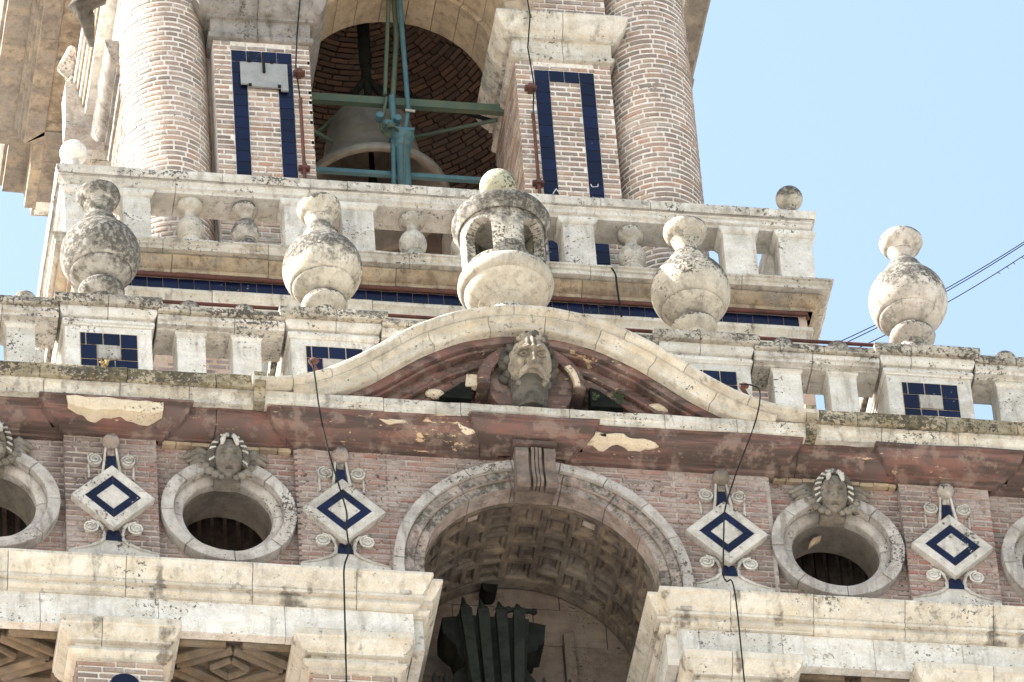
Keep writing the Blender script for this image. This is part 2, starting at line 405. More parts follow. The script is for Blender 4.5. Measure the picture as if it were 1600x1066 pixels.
def tile(parent, x, z, wd, ht, y, th=.02, rot=0, mat=None):
    g = .0035; mb = MB().box(-wd/2+g, wd/2-g, 0, th, -ht/2+g, ht/2-g)
    o = mesh('tile', mb.v, mb.f, mat or M_tile, parent, loc=(x, y+U_(-.001, .001), z))
    o.rotation_euler = (U_(-.012, .012), rot, U_(-.012, .012)); return o

# radial plate: rectangle with a round hole in XZ
def plate(name, x0, x1, z0, z1, cx, cz, r, y0, y1, mat, parent, a0=0, a1=2*pi, n=48):
    A = [a0+(a1-a0)*i/n for i in range(n+1)]
    for (X, Z) in ((x0, z0), (x1, z0), (x1, z1), (x0, z1)):
        a = atan2(Z-cz, X-cx)
        for t in (a, a+2*pi):
            if a0 < t < a1: A.append(t)
    A = sorted(set(round(a, 6) for a in A)); vs = []; fs = []
    def hit(a):
        c, s = cos(a), sin(a); t = 1e9
        if c > 1e-6: t = min(t, (x1-cx)/c)
        if c < -1e-6: t = min(t, (x0-cx)/c)
        if s > 1e-6: t = min(t, (z1-cz)/s)
        if s < -1e-6: t = min(t, (z0-cz)/s)
        return cx+c*t, cz+s*t
    for a in A:
        i = (cx+r*cos(a), cz+r*sin(a)); o = hit(a)
        vs += [(i[0], y0, i[1]), (o[0], y0, o[1]), (i[0], y1, i[1]), (o[0], y1, o[1])]
    for k in range(len(A)-1):
        a, b = 4*k, 4*k+4
        fs += [(a, a+1, b+1, b), (a+2, b+2, b+3, a+3), (a, b, b+2, a+2), (a+1, a+3, b+3, b+1)]
    if a1-a0 < 2*pi-.01: fs += [(0, 2, 3, 1), (len(vs)-4, len(vs)-3, len(vs)-1, len(vs)-2)]
    return mesh(name, vs, fs, mat, parent)

def ringblock(name, prof, cx, cz, a0, a1, n, mat, parent, smooth=35, wob=.003):
    """ring segment round the Y axis: prof = [(radius, y)...] closed"""
    vs = []; fs = []; m = len(prof)
    for i in range(n+1):
        a = a0+(a1-a0)*i/n
        for r, y in prof:
            v = (cx+r*cos(a), y, cz+r*sin(a)); vs.append(jit(v, wob, 5) if wob else v)
    full = abs(a1-a0-2*pi) < 1e-5
    for i in range(n):
        for j in range(m): fs.append((i*m+j, i*m+(j+1) % m, (i+1)*m+(j+1) % m, (i+1)*m+j))
    if not full: fs += [tuple(range(m)), tuple(n*m+j for j in range(m))[::-1]]
    return mesh(name, vs, fs, mat, parent, smooth)

def spiral(mb, cx, cy, cz, r, sgn=1, turns=2.3, tube=.014, start=0.0):
    pts = []; rad = []
    n = 44
    for i in range(n+1):
        t = i/n; rr = r*(1-t)**.8*.92+.008; a = start+sgn*turns*2*pi*t
        pts.append((cx+rr*cos(a), cy-.012*(t*1.2), cz+rr*sin(a))); rad.append(tube*(1-.45*t))
    mb.tube(pts, rad, 6)

# ================================================================== ground and unseen tower shaft
gz = CP.z-1.6
gr = mesh('ground', [(-3000, -3000, gz), (3000, -3000, gz), (3000, 3000, gz), (-3000, 3000, gz)], [(0, 1, 2, 3)], M_ground); gr['kind'] = 'structure'
sh = box('tower_shaft', -8.5, 8.5, .25, 17.25, gz-.5, -4.6, M_pinkwall)
tag(sh, 'plain brick shaft of the tower carrying the belfry stages', 'tower')

# ================================================================== LOWER BELFRY STAGE
# --- brick panels and pilasters of the frieze
Z0, Z1 = -.42, 1.66
def ring_skip(cx):
    return lambda x, z: hypot(x-cx, z-.62) < .665
bays = [(-6.75, -5.13, -5.93, 'brick wall panel round the half cut round window at the left edge of the photo'),
        (-4.14, -2.60, -3.375, 'brick wall panel round the window left of the central arch'),
        (2.60, 4.06, 3.285, 'brick wall panel round the window right of the central arch'),
        (5.03, 6.75, 5.84, 'brick wall panel round the partly shown window at the right edge of the photo')]
for x0, x1, cx, lb in bays:
    t = thing('frieze_wall', lb, 'brick wall', (cx, 0, Z0), 'brick panels of the frieze')
    plate('mortar_bed', x0, x1, Z0, Z1, cx, .62, .60, 0, .5, M_mortarL, t)
    bricks(t, x0, x1, Z0+.01, Z1, 0, M_brickL, course=.078, h=.050, L=.27, skip=ring_skip(cx))
t = thing('frieze_wall', 'wide brick wall panel round the big central arch, between the two middle diamond ornaments', 'brick wall', (0, -.1, Z0), 'brick panels of the frieze')
plate('mortar_bed', -2.6, 2.6, Z0, Z1, 0, -.08, 1.36, -.1, .35, M_mortarL, t, a0=radians(-14), a1=radians(194))
bricks(t, -1.63, 2.6-1.05, Z0+.01, Z1, -.1, M_brickL, course=.078, h=.050, L=.27, skip=lambda x, z: hypot(x, z+.08) < 1.47 or z < -.3)
LX = [-4.635, -2.135, 2.05, 4.545]
who = ['leftmost diamond ornament', 'diamond ornament left of the arch', 'diamond ornament right of the arch', 'rightmost diamond ornament']
for k, cx in enumerate(LX):
    t = thing('brick_pilaster', 'flat brick strip of thin courses behind the '+who[k], 'pilaster', (cx, -.1, Z0), 'brick pilasters of the frieze')
    yb = .0 if abs(cx) > 3 else -.1
    x0, x1 = cx-.5, cx+.5
    if abs(cx) > 3: box('mortar_bed', x0, x1, -.1, .35, Z0, Z1, M_mortarL, t)
    bricks(t, x0, x1, Z0+.01, Z1, -.1, M_brickL, course=.078, h=.050, L=.27, skip=None)

# --- round windows
def oculus(cx, label, crack=False):
    t = thing('round_window', label, 'window', (cx, 0, .62), 'round windows of the frieze')
    cz = .62; n = 8; st = U_(0, .5)
    for i in range(n):
        a0 = st+2*pi*i/n; a1 = st+2*pi*(i+1)/n; dy = U_(-.006, .006)
        ringblock('ring_stone', [(.735, -.15+dy), (.735, .03), (.60, .03), (.60, -.15+dy)], cx, cz, a0+.006, a1-.006, 7, M_grey, t)
    cov = [(.599, -.05), (.60, .1), (.50, .1), (.485, .02), (.49, -.02), (.53, -.045), (.57, -.055)]
    for i in range(4):
        a0 = st*.7+pi/2*i; ringblock('inner_ring_stone', cov, cx, cz, a0+.006, a0+pi/2-.006, 12, M_grey, t)
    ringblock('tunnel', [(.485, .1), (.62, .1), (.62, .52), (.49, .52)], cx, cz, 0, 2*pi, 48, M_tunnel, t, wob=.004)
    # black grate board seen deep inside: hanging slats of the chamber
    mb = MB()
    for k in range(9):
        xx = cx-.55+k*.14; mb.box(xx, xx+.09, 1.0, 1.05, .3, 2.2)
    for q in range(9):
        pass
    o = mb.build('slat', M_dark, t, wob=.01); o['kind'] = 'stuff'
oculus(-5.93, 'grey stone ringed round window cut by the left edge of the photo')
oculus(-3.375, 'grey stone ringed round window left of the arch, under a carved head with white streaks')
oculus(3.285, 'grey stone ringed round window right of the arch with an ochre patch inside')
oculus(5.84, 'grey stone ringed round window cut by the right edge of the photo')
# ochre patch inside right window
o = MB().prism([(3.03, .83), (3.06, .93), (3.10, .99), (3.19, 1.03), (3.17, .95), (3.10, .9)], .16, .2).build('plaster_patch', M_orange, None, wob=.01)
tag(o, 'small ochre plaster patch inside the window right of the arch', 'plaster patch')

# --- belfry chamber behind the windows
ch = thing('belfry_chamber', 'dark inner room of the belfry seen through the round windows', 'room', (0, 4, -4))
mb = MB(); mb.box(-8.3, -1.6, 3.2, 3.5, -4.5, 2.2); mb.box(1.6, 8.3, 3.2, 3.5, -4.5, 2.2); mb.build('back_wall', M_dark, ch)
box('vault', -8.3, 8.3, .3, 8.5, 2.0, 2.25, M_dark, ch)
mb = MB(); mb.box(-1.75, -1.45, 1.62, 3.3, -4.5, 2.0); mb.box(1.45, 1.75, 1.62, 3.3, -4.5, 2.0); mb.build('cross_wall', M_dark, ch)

# --- diamond ornaments
def lozenge(cx, label, ballmat):
    y = -.12; cz = .66
    t = thing('diamond_ornament', label, 'ornament', (cx, y, cz), 'diamond ornaments of the frieze')
    h = .452; q = .307; w_ = .176
    def frame(a, b, y0, y1, name, mat):
        for i in range(4):
            pa = [(cos(pi/2*j)*a+cx, sin(pi/2*j)*a+cz) for j in (i, i+1)]; pb = [(cos(pi/2*j)*b+cx, sin(pi/2*j)*b+cz) for j in (i, i+1)]
            MB().prism([pa[0], pa[1], pb[1], pb[0]], y0, y1).build(name, mat, t, wob=.002)
    frame(h, q, -.205, -.1, 'frame_stone', M_volute)
    bed = MB().prism([(cx+q*cos(pi/2*j), cz+q*sin(pi/2*j)) for j in range(4)], -.19, -.1).build('tile_panel', M_clean, t)
    for i in range(4):                       # two blue tiles a side
        a = Vector((cos(pi/2*i), sin(pi/2*i))); b = Vector((cos(pi/2*(i+1)), sin(pi/2*(i+1))))
        for k in range(2):
            s = .5*k+.0
            p0 = a.lerp(b, s+.006)*q*.985; p1 = a.lerp(b, s+.494)*q*.985; r1 = a.lerp(b, s+.494)*w_*1.02; r0_ = a.lerp(b, s+.006)*w_*1.02
            MB().prism([(cx+p.x, cz+p.y) for p in (p0, p1, r1, r0_)], -.201+U_(-.001, .001), -.18).build('tile', M_tile, bed)
    MB().prism([(cx+w_*cos(pi/2*j), cz+w_*sin(pi/2*j)) for j in range(4)], -.204, -.1).build('centre_stone', M_volute, t)
    # blue stems above and below
    MB().prism([(cx-.062, cz+.43), (cx+.062, cz+.43), (cx+.040, cz+.655), (cx-.040, cz+.655)], -.135, -.1).build('tile', M_tile, t)
    MB().prism([(cx-.062, cz-.43), (cx+.062, cz-.43), (cx+.092, cz-.575), (cx-.092, cz-.575)], -.135, -.1).build('tile', M_tile, t)
    for s in (-1, 1):
        mb = MB().prism([(cx+s*.040, cz+.80), (cx+s*.062, cz+.80), (cx+s*.115, cz+.36), (cx+s*.085, cz+.36)], -.15, -.1)
        mb.build('stem', M_volute, t, wob=.003)
        mb = MB(); mb.prism([(cx+s*.175+.075*cos(a*pi/8), cz+.575+.075*sin(a*pi/8)) for a in range(16)], -.15, -.1)
        spiral(mb, cx+s*.175, -.155, cz+.575, .082, -s, 2.2, .013, pi/2)
        mb.build('upper_volute', M_volute, t, 40)
        MB().prism([(cx+s*.235, cz+.54), (cx+s*.255, cz+.52), (cx+s*.25, cz+.32), (cx+s*.225, cz+.36)], -.118, -.1).build('drip', M_volute, t, wob=.01)
        mb = MB(); mb.prism([(cx+s*.245+.07*cos(a*pi/8), cz-.40+.07*sin(a*pi/8)) for a in range(16)], -.14, -.1)
        spiral(mb, cx+s*.245, -.145, cz-.40, .085, s, 2.3, .013, pi/2)
        mb.build('lower_volute', M_clean, t, 40)
        pts = [(cx+s*(.245-.02), -.13, cz-.32), (cx+s*.16, -.135, cz-.335), (cx+s*.115, -.14, cz-.40), (cx+s*.10, -.14, cz-.50), (cx+s*.105, -.14, cz-.57), (cx+s*.16, -.135, cz-.625), (cx+s*.29, -.13, cz-.685), (cx+s*.48, -.125, cz-.73)]
        MB().tube(pts, [.022]*6+[.018, .010], 6).build('curl', M_volute, t, 40)
    flare = [(.09, -.575), (.10, -.59), (.13, -.62), (.19, -.655), (.29, -.695), (.40, -.725), (.49, -.735)]
    MB().prism([(cx-a, cz+b) for a, b in flare]+[(cx-.49, cz-1.05), (cx+.49, cz-1.05)]+[(cx+a, cz+b) for a, b in flare[::-1]], -.128, -.1).build('plinth', M_volute, t)
    MB().ball((cx, -.17, cz+.83), .095, 12).build('ball', ballmat, t, 60)
    MB().prism([(cx-.04, cz+.655), (cx+.04, cz+.655), (cx+.045, cz+.77), (cx-.045, cz+.77)], -.14, -.1).build('neck', ballmat, t)
lozenge(LX[0], 'blue and white tiled diamond ornament below the large bare plaster patch, far left', M_arch)
lozenge(LX[1], 'blue and white tiled diamond ornament crossed by the cable left of the arch', M_arch)
lozenge(LX[2], 'blue and white tiled diamond ornament crossed by the cable right of the arch', M_mask)
lozenge(LX[3], 'blue and white tiled diamond ornament, cleanest of the four, far right', M_urnD)

# --- carved heads over the windows
def face_mesh(cx, cy, cz, sx, sy, sz, bumps, nu=72, nv=56, tilt=0.0, ns=.0, nsc=14):
    vs = []; fs = []
    for j in range(nv+1):
        ph = -pi/2+pi*j/nv
        for i in range(nu):
            a = 2*pi*i/nu
            u, v, wv = cos(ph)*cos(a), cos(ph)*sin(a), sin(ph)     # v<0 looks out
            x, y, z = u*sx, v*sy, wv*sz
            if v < .15:
                d = 0
                for (bx, bz, rx, rz, am) in bumps: d += am*exp(-((x-bx)/rx)**2-((z-bz)/rz)**2)
                y -= d*min(1, max(0, (.15-v)*2.2))
            if ns: 
                n = noise.fractal(Vector((x, y, z))*nsc+Vector((cx, 0, 3)), 1, 2, 3); x += n*ns*u; y += n*ns*v; z += n*ns*wv
            y2 = y*cos(tilt)-z*sin(tilt); z2 = y*sin(tilt)+z*cos(tilt)
            vs.append((cx+x, cy+y2, cz+z2))
    for j in range(nv):
        for i in range(nu):
            fs.append((j*nu+i, j*nu+(i+1) % nu, (j+1)*nu+(i+1) % nu, (j+1)*nu+i))
    return vs, fs
rw = random.Random(3)
def mascaron(cx, label):
    cy, cz = -.20, 1.27
    t = thing('mascaron', label, 'carved head', (cx, cy, cz), 'carved heads over the round windows')
    B = [(0, .0, .022, .07, .045), (0, -.050, .038, .024, .045), (-.07, .055, .042, .030, -.06), (.07, .055, .042, .030, -.06), (-.07, .048, .028, .014, .045), (.07, .048, .028, .014, .045), (-.07, .10, .05, .014, .04), (.07, .10, .05, .014, .04),
         (-.09, -.05, .04, .045, .035), (.09, -.05, .04, .045, .035), (0, -.118, .05, .013, -.05), (0, -.097, .05, .011, .03), (0, -.140, .042, .013, .035), (0, -.20, .05, .03, .03)]
    vs, fs = face_mesh(cx, cy, cz, .175, .15, .255, B, tilt=.42, ns=.006, nsc=10)
    mesh('face', vs, fs, M_mask, t, 80)
    hb = MB(); wb = MB(); n = 15
    n = 32
    for i in range(n):
        a = radians(-30+240*i/(n-1)); rx, rz = .195, .26; sg = 1 if cos(a) > 0 else -1
        b = a+sg*.20
        p0 = Vector((cx+(rx-.04)*cos(b), cy-.10-.07*sin(a), cz+(rz-.045)*sin(b))); p2 = Vector((cx+(rx+.035)*cos(a), cy-.02-.07*sin(a), cz+(rz+.03)*sin(a)))
        pm = (p0+p2)/2+Vector((.01*cos(a), -.03, .012*sin(a)))
        if i % 2 and rw.random() < .85: MB().tube([p0, pm, p2], [.012, .018, .010], 6).build('white_strand', M_volute, t, 60)
        else: hb.tube([p0, pm, p2], [.012, .018, .010], 6)
    hb.tube([(cx+.19*cos(radians(q)), cy-.04-.05*sin(radians(q)), cz+.25*sin(radians(q))) for q in range(-30, 211, 12)], .05, 8)
    for s in (-1, 1): MB().tube([(cx+s*.05, cy-.20, cz+.20), (cx+s*.075, cy-.205, cz+.13), (cx+s*.085, cy-.18, cz+.08)], [.025, .030, .018], 6).build('white_strand', M_volute, t, 60)
    hb.build('hair', M_hair, t, 60)
    for s in (-1, 1):
        cb = MB()
        for (dx, dz, r) in [(.14, -.245, .05), (.20, -.2, .052), (.24, -.13, .045), (.08, -.275, .035)]:
            cb.ball((cx+s*dx, cy-.02, cz+dz+.03), r, 7, (1, .8, 1), .25)
        cb.build('curl', M_mask, t, 60)
    for s in (-1, 1):
        wb = MB()
        for k in range(4):
            z0 = cz+.16-.06*k; wb.tube([(cx+s*.16, -.08, z0-.02), (cx+s*.30, -.12, z0+.035-.01*k), (cx+s*(.46-.04*k), -.06, z0+.0)], [.05, .058, .026], 8)
        wb.ball((cx+s*.27, -.09, cz-.07), .055, 7, (1, .7, 1), .3)
        wb.build('wing', M_mask, t, 60, wob=.012, ws=9)
    box('backing', cx-.14, cx+.14, -.15, 0, cz-.26, cz+.3, M_mask, t)
mascaron(-5.93, 'carved winged head with streaked hair cut by the left edge of the photo')
mascaron(-3.375, 'carved winged head with white streaked hair over the window left of the arch')
mascaron(3.27, 'dark carved winged head over the window right of the arch')

# --- central arch
ar = thing('central_arch', 'large coffered stone arch in the middle of the frieze', 'arch', (0, -.1, -.08))
cz = -.08
def arch_band(r0, r1, y0, y1, n, name, mat, a_lo=-16):
    A0, A1 = radians(a_lo), radians(180-a_lo)
    for i in range(n):
        a = A0+(A1-A0)*i/n; b = A0+(A1-A0)*(i+1)/n; dy = U_(-.004, .004)
        ringblock(name, [(r0, y0+dy), (r1, y0+dy), (r1, y1), (r0, y1)], 0, cz, a+.0025, b-.0025, 8, mat, ar)
arch_band(1.515, 1.63, -.215, -.02, 11, 'outer_ring_stone', M_grey)
arch_band(1.40, 1.511, -.17, -.02, 9, 'middle_ring_stone', M_arch)
arch_band(1.29, 1.396, -.135, .1, 9, 'inner_ring_stone', M_arch)
# keystone console
ks = thing('keystone', 'dark scrolled keystone console at the crown of the central arch', 'keystone', (-.03, -.25, 1.3))
prof = [(-.10, 1.60), (-.36, 1.60), (-.38, 1.57), (-.385, 1.50), (-.35, 1.44), (-.345, 1.30), (-.36, 1.20), (-.39, 1.12), (-.385, 1.06), (-.34, 1.03), (-.26, 1.04), (-.12, 1.12)]
for (xa, xb, dy, zo) in [(-.235, -.09, 0, 0), (-.062, -.030, -.015, 0), (-.022, .010, -.02, 0), (.018, .05, -.015, 0), (.078, .205, 0, 0)]:
    mb = MB(); xa -= .01; xb -= .01; n = len(prof)
    mb.add([(xa, y+dy*(z < 1.58), z) for y, z in prof]+[(xb, y+dy*(z < 1.58), z) for y, z in prof], [tuple(range(n)), tuple(range(2*n-1, n-1, -1))]+[(i, (i+1) % n, n+(i+1) % n, n+i) for i in range(n)])
    mb.build('rib', M_key, ks, 40, wob=.004)
box('core', -.235, .185, -.31, -.02, 1.07, 1.58, M_key, ks)
box('cap', -.27, .21, -.41, -.02, 1.605, 1.66, M_red, ks, wob=.004)
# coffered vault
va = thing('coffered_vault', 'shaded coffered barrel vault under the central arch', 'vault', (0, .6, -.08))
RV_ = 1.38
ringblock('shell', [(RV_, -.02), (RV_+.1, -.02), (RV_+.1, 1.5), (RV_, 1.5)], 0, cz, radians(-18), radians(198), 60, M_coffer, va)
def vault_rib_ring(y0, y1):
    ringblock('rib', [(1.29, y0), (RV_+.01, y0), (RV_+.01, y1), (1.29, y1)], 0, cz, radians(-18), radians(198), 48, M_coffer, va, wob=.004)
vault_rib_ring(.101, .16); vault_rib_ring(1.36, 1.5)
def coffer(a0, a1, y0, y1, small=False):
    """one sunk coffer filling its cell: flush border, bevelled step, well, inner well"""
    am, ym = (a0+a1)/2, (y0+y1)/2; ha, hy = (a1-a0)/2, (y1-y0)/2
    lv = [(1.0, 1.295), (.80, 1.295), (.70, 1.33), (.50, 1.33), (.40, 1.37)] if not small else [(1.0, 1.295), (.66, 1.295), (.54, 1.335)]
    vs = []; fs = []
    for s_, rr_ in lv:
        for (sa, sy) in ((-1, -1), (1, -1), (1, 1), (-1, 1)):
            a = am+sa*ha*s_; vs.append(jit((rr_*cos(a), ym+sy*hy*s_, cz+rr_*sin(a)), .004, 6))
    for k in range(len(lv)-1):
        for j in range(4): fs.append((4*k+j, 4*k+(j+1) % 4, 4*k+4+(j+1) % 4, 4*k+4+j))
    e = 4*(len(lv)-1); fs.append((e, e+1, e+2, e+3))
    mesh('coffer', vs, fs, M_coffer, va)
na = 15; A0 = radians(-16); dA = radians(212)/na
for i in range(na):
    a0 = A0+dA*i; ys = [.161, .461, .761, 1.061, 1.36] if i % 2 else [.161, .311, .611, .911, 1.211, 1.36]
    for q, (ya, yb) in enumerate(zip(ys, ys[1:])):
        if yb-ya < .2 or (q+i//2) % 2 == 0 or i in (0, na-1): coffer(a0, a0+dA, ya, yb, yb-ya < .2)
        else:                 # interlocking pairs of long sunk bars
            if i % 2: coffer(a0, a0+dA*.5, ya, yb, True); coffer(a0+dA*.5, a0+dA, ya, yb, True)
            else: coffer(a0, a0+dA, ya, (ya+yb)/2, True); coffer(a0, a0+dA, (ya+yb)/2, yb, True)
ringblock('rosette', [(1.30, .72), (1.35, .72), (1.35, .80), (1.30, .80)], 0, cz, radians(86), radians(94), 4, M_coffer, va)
# wall at the back of the arch in big blocks
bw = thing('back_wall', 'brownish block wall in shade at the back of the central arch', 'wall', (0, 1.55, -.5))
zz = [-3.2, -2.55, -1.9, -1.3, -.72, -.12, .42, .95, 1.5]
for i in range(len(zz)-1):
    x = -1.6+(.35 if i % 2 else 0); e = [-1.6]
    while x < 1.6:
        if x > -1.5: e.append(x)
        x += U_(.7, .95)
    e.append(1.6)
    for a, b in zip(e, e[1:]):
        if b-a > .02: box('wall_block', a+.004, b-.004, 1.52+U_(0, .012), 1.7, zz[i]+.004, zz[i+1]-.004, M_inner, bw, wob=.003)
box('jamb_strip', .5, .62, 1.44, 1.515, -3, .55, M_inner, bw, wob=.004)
o = MB().prism([(-.40, 1.08), (-.22, 1.08), (-.23, 1.0), (-.27, .96), (-.34, .96), (-.38, 1.0)], 1.30, 1.5).build('iron_bracket', M_black, None, wob=.01)
tag(o, 'small black bracket at the top of the wall under the coffered vault', 'bracket')

# --- bell headstock in the arch
hs = thing('bell_headstock', 'dark green timber bell headstock with iron straps in the central arch', 'bell yoke', (-.4, .7, -.9))
HS = 0
tops = [-.72, -.53, -.33, -.13]; bots = [-.66, -.52, -.335, -.205]
for a, b in zip(tops, bots):
    mb = MB(); wd = .062
    mb.add([(a-wd, .62, .10), (a+wd, .62, .10), (b+wd*.8, .60, -1.1), (b-wd*.8, .60, -1.1), (a-wd, .78, .10), (a+wd, .78, .10), (b+wd*.8, .78, -1.1), (b-wd*.8, .78, -1.1)],
           [(0, 1, 2, 3), (4, 7, 6, 5), (0, 4, 5, 1), (1, 5, 6, 2), (2, 6, 7, 3), (3, 7, 4, 0)]); mb.build('strap', M_yoke, hs, wob=.004)
MB().prism([(-.80, .06), (-.02, .04), (-.14, -1.2), (-.70, -1.2)], .70, .95).build('timber', M_yoke, hs, wob=.006)
MB().prism([(-.97, .02), (-.80, .05), (-.70, -.55), (-.76, -.6), (-.82, -.48), (-.84, -.36), (-.93, -.28), (-.98, -.2)], .72, 1.1).build('wing_block', M_black, hs, wob=.012)
MB().prism([(-.03, .02), (.16, -.02), (.13, -.28), (.07, -.30), (.05, -.38), (-.02, -.42), (-.1, -.44)], .72, 1.1).build('wing_block', M_black, hs, wob=.012)
for k, x in enumerate(tops):
    mb = MB().tube([(x, .68, .08), (x-.01, .68, .2), (x-.015, .69, .30-.02*k)], [.05, .032, .012], 8)
    mb.ball((x, .68, .14), .055, 6, (1.1, 1, .8), .3); mb.build('bolt', M_black, hs, 50)
mb = MB().tube([(-.24, .66, .13), (.02, .66, .12)], .028, 8); mb.ball((-.25, .66, .13), .04, 6); mb.ball((.03, .66, .12), .04, 6); mb.build('cross_bar', M_black, hs, 50)
MB().prism([(-.86, -.72), (-.70, -.55), (-.1, -.55), (.12, -.95), (.16, -1.4), (-.95, -1.4)], .80, 1.3).build('head_block', M_yoke, hs, wob=.01)
for x, w_ in [(-1.12, 'nearest the left jamb'), (-1.0, 'between the left jamb and the bell yoke'), (.07, 'just right of the bell yoke'), (.35, 'second to the right of the bell yoke'), (.62, 'third to the right of the bell yoke')]:
    o = MB().tube([(x, .6, -1.25), (x, .6, -.97), (x, .6, -.89)], [.035, .034, .008], 8).build('railing_spike', M_yoke, None, 50)
    tag(o, 'dark railing spike at the arch foot, '+w_, 'railing spike', 'railing spikes')

# --- stone entablature under the frieze
EP = [(-.12, -.27), (.20, -.27), (.205, -.31), (.185, -.33), (.175, -.37), (.13, -.45), (.085, -.505), (.085, -.52), (.10, -.522), (.10, -.56), (.05, -.562), (.05, -.575), (.066, -.60), (.068, -.63), (.045, -.662), (.03, -.668), (.03, -.69), (.008, -.692), (0, -.72), (0, -1.13), (-.12, -1.13)]
EPt = [(p, z) for p, z in EP if z > -.70]+[(-.12, -.692)]
EPf = [(0, -.693), (0, -1.13), (-.12, -1.13), (-.12, -.693)]
def entab(side):
    s = side
    t = thing('entablature', 'cream stone cornice and plain band %s of the central arch, below the brick frieze' % ('left' if s < 0 else 'right'), 'cornice', (s*4, -.1, -1.13), 'lower cornice either side of the arch')
    YF, YR = -.10, .0; xe, xi = 1.43, 1.315
    if s < 0: path = [(-6.9, YF), (-xe, YF), (-xe, YR), (-xi, YR), (-xi, 1.5)]
    else: path = [(xi, 1.5), (xi, YR), (xe, YR), (xe, YF), (6.9, YF)]
    L = sum(hypot(b[0]-a[0], b[1]-a[1]) for a, b in zip(path, path[1:]))
    main = 5.47
    js = joints(main, 1.15); js = [j for j in js if j < main-.5]
    if s > 0: js = [L-j for j in js]; 
    sweep('cornice_stone', EPt, path, M_entab, t, js)
    js2 = [j+(.35 if s < 0 else -.35) for j in js if .4 < j < L-.4 and (j+.35 < 5.2 or s > 0)]
    if s > 0: js2 = [j for j in js2 if j > 1.9]
    sweep('band_stone', EPf, path, M_clean, t, js2, gap=.004)
    # core behind, closing the block
    if s < 0: box('core', -6.9, -1.44, .02, .6, -1.0, -.28, M_clean, t)
    else: box('core', 1.44, 6.9, .02, .6, -1.0, -.28, M_clean, t)
entab(-1); entab(1)
# --- pilaster capitals below
def pilaster_cap(cx, label, idx):
    t = thing('pilaster', label, 'pilaster', (cx, -.1, -2.6), 'pilasters at the bottom of the photo')
    hw = .455; YF = -.10; Yb = .55
    pr = [(-.05, -1.145), (.19, -1.145), (.19, -1.235), (.175, -1.25), (.165, -1.29), (.12, -1.345), (.085, -1.37), (.085, -1.40), (.025, -1.402), (.025, -1.50), (-.05, -1.50)]
    path = [(cx-hw, Yb), (cx-hw, YF), (cx+hw, YF), (cx+hw, Yb)]
    jj = [(Yb-YF)+hw*U_(.5, 1.5)]
    sweep('capital_stone', pr, path, M_entab, t, jj, smooth=30)
    pr = [(-.05, -1.504), (.095, -1.504), (.10, -1.545), (.08, -1.57), (.045, -1.585), (.045, -1.61), (.012, -1.615), (-.05, -1.63)]
    sweep('necking_stone', pr, path, M_entab, t, [], smooth=30)
    box('mortar_bed', cx-hw+.006, cx+hw-.006, YF+.006, Yb, -4.5, -1.14, M_mortarU, t)
    bricks(t, cx-hw, cx+hw, -2.35, -1.64, YF, M_brickU, course=.083, h=.05, longp=.3)
    bricks(t, 0, Yb-YF, -2.35, -1.64, 0, M_brickU, course=.083, h=.05, frame=(Vector((cx-hw, Yb, 0)), Vector((0, -1, 0)), Vector((-1, 0, 0))), stuff=True)
    if idx == 0:
        o = MB().tube([(cx+.04, -.1, -1.97), (cx+.04, -.14, -1.97)], .16, 20).build('tile', M_tile, t)
for k, (cx, s) in enumerate(zip([-4.605, -2.11, 2.08, 4.59], ['leftmost', 'second from left', 'third from left', 'rightmost'])):
    pilaster_cap(cx, 'cream capital on a brick pilaster at the bottom edge, %s of four' % s, k)
# --- coffered ceilings between them
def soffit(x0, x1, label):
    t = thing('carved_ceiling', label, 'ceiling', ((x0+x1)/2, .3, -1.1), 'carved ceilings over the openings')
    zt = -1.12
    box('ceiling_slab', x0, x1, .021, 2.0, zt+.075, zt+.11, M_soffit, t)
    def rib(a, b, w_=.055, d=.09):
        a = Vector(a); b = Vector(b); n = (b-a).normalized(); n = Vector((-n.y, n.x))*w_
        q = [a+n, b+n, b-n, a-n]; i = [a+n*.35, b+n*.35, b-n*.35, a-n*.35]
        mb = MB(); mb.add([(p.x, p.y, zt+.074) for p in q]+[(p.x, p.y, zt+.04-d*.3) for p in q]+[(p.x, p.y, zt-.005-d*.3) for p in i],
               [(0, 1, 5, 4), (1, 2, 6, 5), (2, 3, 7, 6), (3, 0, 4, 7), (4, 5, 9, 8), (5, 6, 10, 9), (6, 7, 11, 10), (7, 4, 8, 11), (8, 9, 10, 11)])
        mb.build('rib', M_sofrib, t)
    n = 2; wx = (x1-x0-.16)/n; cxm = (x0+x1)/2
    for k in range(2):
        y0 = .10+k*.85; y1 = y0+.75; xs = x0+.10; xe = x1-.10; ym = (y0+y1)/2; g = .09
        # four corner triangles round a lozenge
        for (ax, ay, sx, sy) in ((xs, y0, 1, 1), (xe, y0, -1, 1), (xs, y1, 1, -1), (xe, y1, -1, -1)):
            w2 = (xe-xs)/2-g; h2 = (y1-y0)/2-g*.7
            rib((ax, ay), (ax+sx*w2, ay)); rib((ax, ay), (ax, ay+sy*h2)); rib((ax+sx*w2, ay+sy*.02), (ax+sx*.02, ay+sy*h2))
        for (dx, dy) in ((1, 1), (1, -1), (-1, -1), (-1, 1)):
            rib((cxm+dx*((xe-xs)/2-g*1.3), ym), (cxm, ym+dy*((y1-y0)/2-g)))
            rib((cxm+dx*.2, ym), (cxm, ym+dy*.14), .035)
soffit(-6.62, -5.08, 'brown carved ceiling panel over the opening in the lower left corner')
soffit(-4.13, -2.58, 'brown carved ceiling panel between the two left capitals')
soffit(2.55, 4.12, 'brown carved ceiling panel between the two right capitals')

